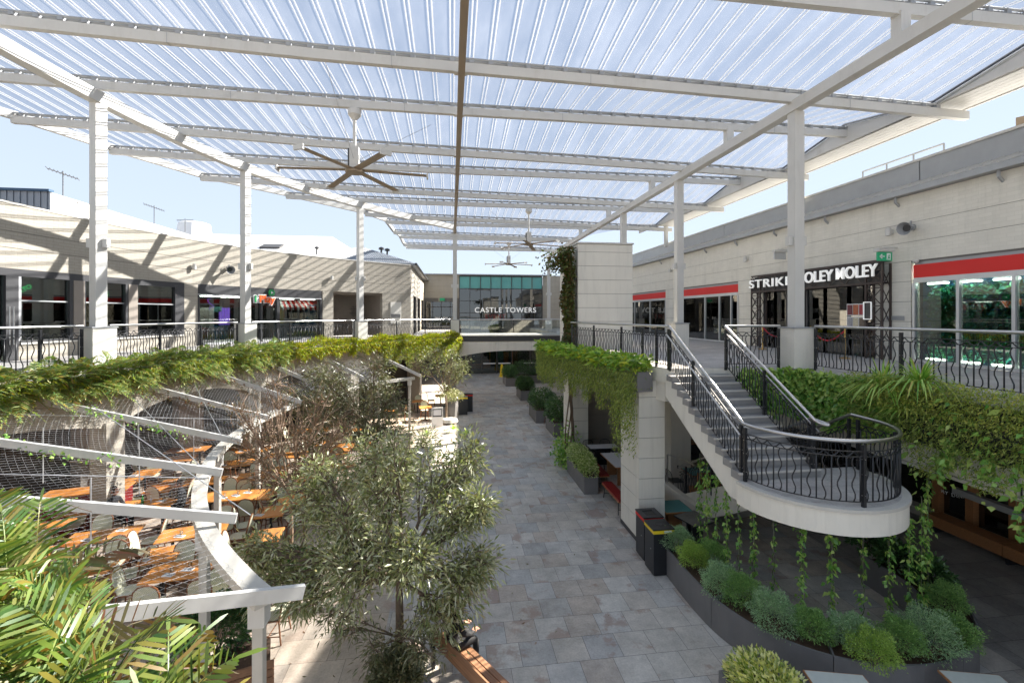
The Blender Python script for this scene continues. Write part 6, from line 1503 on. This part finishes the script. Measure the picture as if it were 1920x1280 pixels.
# climber on the tower and its trunk
iv = thing('tower_climber', 'brown green climber covering the left edge of the tower', 'vine', (4.95, 17.9, 0), group='climbers on the tower')
n = 5200; z = 4.8+4.15*RNG.random(n); wdt = .30+.10*np.sin(z*3)+.12*(z > 8); P = np.column_stack([4.86-RNG.random(n)*wdt*.9, 17.75+(RNG.random(n)-.35)*1.1, z])
leaves('foliage', P, rnd_sphere(n)*[1, 1, .5]+[-.5, -.7, -.4], RNG.uniform(.07, .16, n), RNG.uniform(.07, .13, n), 'ivy', iv, curl=.2)
n = 420; P = np.column_stack([4.2+RNG.normal(size=n)*.3, 17.8+RNG.normal(size=n)*.2, 8.35+RNG.normal(size=n)*.22]); leaves('foliage', P, rnd_sphere(n), .12, .10, 'ivy', iv)
mb = MB()
for k in range(6):
    x = 4.72+.05*k; mb.tube([(x-.1*math.sin(z*1.3+k), 18.0+.1*math.cos(z+k)*.6, z) for z in [i*.45 for i in range(12)]], .028, 6)
mb.build('trunk', 'bark', iv, smooth=True)
n = 1100; c2 = np.array([4.75, 18.3, .0]); P = c2+np.column_stack([RNG.normal(size=n)*.22, RNG.normal(size=n)*.5, np.abs(RNG.normal(size=n))*.55]); leaves('foliage', P, rnd_sphere(n)+[-.3, -.3, 0], .14, .10, 'vine', iv)

# trees
def tree(name, base, fork, lobes, mat, la, nsub=22, nleaf=40, ll=.11, lw=.024, trunk_r=.07, bark='bark', curl=.15, cat='tree', group='court trees', dens=1, spread=.2, straight=False):
    base = Vector(base); fork = Vector(fork); t_ = thing(name, la, cat, base, group=group)
    tr_ = MB(); tr_.tube([base, base.lerp(fork, .5)+V(.03, -.02, 0), fork], [trunk_r, trunk_r*.85, trunk_r*.7], 9); P = []; D = []
    for (c, r_) in lobes:
        c = Vector(c); m_ = fork.lerp(c, .5)+V(random.uniform(-.15, .15), random.uniform(-.15, .15), .1 if not straight else 0)
        limb = [fork.lerp(m_, k/4).lerp(m_.lerp(c, k/4), k/4) for k in range(5)]
        tr_.tube(limb, [trunk_r*.55, trunk_r*.45, trunk_r*.36, trunk_r*.28, trunk_r*.18], 7)
        for j in range(nsub):
            s_ = limb[random.randint(2, 4)]; e = c+V(*(rnd_sphere(1)[0]*r_*RNG.random()**.4)); md = s_.lerp(e, .5)+V(*RNG.normal(size=3))*.08
            tw = [s_, md, e]; tr_.tube(tw, [.014, .009, .004], 4, cap=False)
            for k in range(int(nleaf*dens)):
                f = random.uniform(.35, 1.0); q = s_.lerp(md, f*2) if f < .5 else md.lerp(e, f*2-1)
                g = V(*RNG.normal(size=3))*spread*.5; P.append(tuple(q+g)); D.append(tuple(g.normalized()*1.0+V(0, 0, -.08)+(e-s_).normalized()*.45))
    tr_.build('trunk', bark, t_, smooth=True); n = len(P)
    if n: leaves('crown', P, D, RNG.uniform(ll*.6, ll*1.3, n), lw, mat, t_, curl=curl)
    return t_
def lb(px, py, r_, D): a, b_ = ray(px); return ((a*D, b_*D, EYE-(py-HZ)/F*D), r_/F*D)
D0 = 7.9; base = at(745, 1250, 0)
lob = [lb(*t) for t in ((640, 965, 90, 8.6), (560, 1035, 80, 8.2), (495, 1085, 55, 8.0), (470, 1030, 35, 8.2), (580, 930, 65, 8.9), (720, 920, 75, 8.4), (740, 850, 60, 8.6), (835, 880, 62, 8.3), (880, 850, 42, 8.6), (855, 965, 62, 7.9), (905, 945, 26, 7.9), (875, 1085, 62, 7.6), (900, 1060, 35, 7.6), (835, 1150, 60, 7.5), (720, 1020, 80, 7.7), (650, 1080, 70, 7.6), (560, 1110, 45, 7.8), (785, 1040, 60, 7.3), (600, 880, 50, 9), (690, 860, 55, 9.0), (640, 1010, 70, 8.0))]
tree('silver_tree', base, base+V(.02, .05, 1.45), lob, 'olive', 'big silvery olive tree in the foreground beside the bench', nsub=24, nleaf=34, ll=.135, lw=.036, trunk_r=.085)
lob = [lb(*t) for t in ((640, 1180, 32, 7.6), (770, 1190, 42, 7.3), (700, 1215, 38, 7.4), (800, 1225, 34, 7.0), (620, 1150, 25, 7.6), (720, 1250, 40, 7.5))]
tree('silver_tree_skirt', base+V(.05, .0, 0), base+V(.05, 0, .5), lob, 'olive2', 'sparse low shoots around the foot of the big silvery tree', nsub=9, nleaf=26, ll=.12, trunk_r=.03, cat='shrub', dens=1, group='low shoots')
b2 = at(700, 880, 0); lob = [lb(*t) for t in ((640, 720, 55, 17.5), (700, 700, 55, 17.5), (735, 745, 42, 17), (600, 705, 42, 18), (660, 775, 60, 17), (600, 770, 45, 17), (720, 800, 45, 16.6), (560, 745, 38, 17.5), (580, 820, 40, 16.5), (680, 825, 42, 16.4))]
tree('olive_tree', (b2.x, b2.y, 0), (b2.x, b2.y, 1.5), lob, 'olive2', 'dense grey green tree in the middle of the restaurant terrace', nsub=24, nleaf=40, ll=.17, lw=.04, trunk_r=.1)
b3 = at(750, 960, 0); lob = [lb(*t) for t in ((760, 860, 45, 13), (700, 880, 45, 13), (800, 830, 34, 13), (740, 900, 50, 13), (665, 905, 40, 13))]
tree('olive_tree', (b3.x, b3.y, 0), (b3.x, b3.y, 1.6), lob, 'olive', 'slim silvery tree directly behind the foreground tree', nsub=16, nleaf=32, ll=.15, lw=.03, trunk_r=.07)
b4 = at(545, 1060, 0); lob = [lb(*t) for t in ((500, 800, 62, 11.5), (520, 720, 45, 11.7), (560, 800, 62, 11.3), (610, 850, 60, 11.2), (470, 850, 60, 11.2), (560, 870, 60, 11.2), (600, 760, 50, 11.5), (450, 770, 40, 11.6), (500, 900, 50, 11), (640, 800, 40, 11.4))]
tree('bare_tree', (b4.x, b4.y, 0), (b4.x, b4.y, 1.7), lob, 'redleaf', 'nearly bare brown twiggy tree beside the bare orange table', nsub=38, nleaf=5, ll=.10, lw=.025, trunk_r=.05, bark='redtwig', spread=.12)
b5 = at(836, 790, 0); lob = [lb(*t) for t in ((790, 680, 26, 25), (830, 690, 28, 25), (870, 700, 22, 25), (850, 665, 22, 25), (815, 660, 20, 25), (870, 680, 18, 24.5), (840, 730, 20, 25))]
tree('small_tree', (b5.x, b5.y, 0), (b5.x, b5.y, 1.6), lob, 'olive', 'small open crowned tree before the far end of the left balcony', nsub=12, nleaf=22, ll=.18, lw=.045, trunk_r=.07)
# low planting around the terrace
for px, py, rr_, m_, la, D_ in ((405, 1175, .62, 'dark', 'glossy dark green bush at the pergola post', 0), (555, 1065, .45, 'dark', 'dark ground bush below the bare tree', 0), (745, 1262, .40, 'olive2', 'low green clump at the foot of the foreground tree', 0)):
    z = .75 if py < 1200 else .3; p = at(px, py, z); shrub(px, py, z, rr_, rr_*.75, m_, la, n=3600, ll=.10, lw=.04, group='terrace bushes')
for px, py, la in ((520, 1050, 'light green grassy plant near the pergola ring'), (850, 805, 'grey spiky plant beside the flat rock'), (800, 815, 'green leafy tuft before the sandwich board'), (875, 815, 'far grey spiky tuft at the walkway edge'), (700, 845, 'green strap leaved plant under the middle tree')):
    tuft(at(px, py, .15), 60, .55, la, grp='ground tufts')
tbx = at(420, 1262, .5); tbp = thing('timber_planter', 'slatted brown timber planter under the dark bush', 'planter', (tbx.x, tbx.y, 0))
for k in range(4): MB().box((tbx.x-.1, tbx.y-.15, .1+.13*k), (1.7, .04, .115), -.1+.45).build('slat', 'timber', tbp)
MB().box((tbx.x-.2, tbx.y+.25, .45), (1.5, .6, .05), .35).build('soil', 'soil', tbp)
# bottom left foreground fern bed
trf = thing('foreground_planter', 'dark planter below the camera holding the big foreground ferns', 'planter', (-2.2, 2.6, 3.6)); MB().prism([(-4.4, 3.6), (-3.2, 3.5), (-1.9, 2.5), (-.75, 1.15), (-1.2, .7), (-2.4, 1.8), (-4.4, 2.6)], 3.55, 4.0).build('box', 'planter', trf); MB().sheet([(-4.4, 3.6), (-3.2, 3.5), (-1.9, 2.5), (-.75, 1.15), (-1.2, .7), (-2.4, 1.8), (-4.4, 2.6)], 4.01).build('soil', 'soil', trf)
fcur = Curve([(-4.2, 3.6), (-3.2, 3.25), (-2.1, 2.45), (-1.3, 1.6), (-.85, 1.1)], .3)
bs_, ds_, ls_ = [], [], []
for k in range(430):
    q = RNG.random()**.85*fcur.len; p = fcur.off(q, RNG.uniform(-.35, .25)); t = fcur.tan(q)
    bs_.append((p.x, p.y, 4.15+RNG.random()*.4)); ds_.append(V(RNG.normal()*.45+t.y*.25, RNG.normal()*.45-t.x*.25, 1.15)); ls_.append(RNG.uniform(.42, .88))
fronds('foreground_ferns', bs_, ds_, ls_, 14, .017, 'fernblue', 'large lobed fern fronds filling the bottom left corner', leafl=.29, droop=.42)
bs_ = [(p[0]+.1, p[1], p[2]-.15) for p in bs_[:90]]; fronds('foreground_ferns', bs_, [d+V(.4, .3, -.3) for d in ds_[:90]], [l_*.9 for l_ in ls_[:90]], 10, .02, 'redleaf', 'older brown and olive fronds among the foreground ferns', leafl=.34, droop=.6)
# lights on the walls of the left building
for px, py, la in ((360, 500, 'white box light on the left wall before the horn speaker'), (620, 521, 'white box light on the left wall above the far entrance')):
    q = hs(px); p = Wc.off(q, .0); t = Wc.tan(q); a, b_ = ray(px); D_ = p.y/b_; wall_lamp((p.x, p.y, EYE-(py-HZ)/F*D_), (t.y, -t.x, 0), la, 'left wall lights')
q = hs(421); p = Wc.off(q, .38); t = Wc.tan(q); D_ = p.y/ray(421)[1]; horn((p.x, p.y, EYE-(505-HZ)/F*D_), (t.y*.8+t.x*-.2, -t.x*.8-.4, -.25), 'grey horn speaker on the sunlit left wall')
sgq = hs(493); p = Wc.off(sgq, .12); t = Wc.tan(sgq); f = V(t.y, -t.x, 0); D_ = p.y/ray(493)[1]; zz = EYE-(561-HZ)/F*D_
sg = thing('shop_sign', 'white outlined iPlay sign with orange letters and green play disc', 'sign', (p.x, p.y, zz))
for tx, off_, mt_, back in (('i', -.50, 'exitgreen2', 1), ('Play', .12, 'orangesign', 1)):
    MT.setdefault('exitgreen2', M_plain('sign_green', (.02, .32, .09), .4)); MT.setdefault('orangesign', M_plain('sign_orange', (.85, .13, .02), .4))
    c = p+Vector((t.x, t.y))*off_
    wd = .1 if tx == 'i' else .86; text('letter_backing', tx, .52, .05, (c.x, c.y, zz), f, 'paper', sg, bold=.05, fit=wd+.12); text('letters', tx, .52, .04, (c.x+f.x*.05, c.y+f.y*.05, zz), f, mt_, sg, bold=.012, fit=wd)
c = p+Vector((t.x, t.y))*.38; up_ = V(0, 0, 1); c3 = V(c.x, c.y, zz+.36)
MB().tube([c3, c3+f*.06], .17, 24).build('green_disc', 'exitgreen2', sg); mb = MB(); r3 = V(t.x, t.y, 0); c4 = c3+f*.07; mb.add([c4-r3*.05+up_*.08, c4-r3*.05-up_*.08, c4+r3*.09], [(0, 1, 2)]); mb.build('play_triangle', 'paper', sg)
for pr in (chair, tblS, tblL, tblX, setp, wc):
    pass
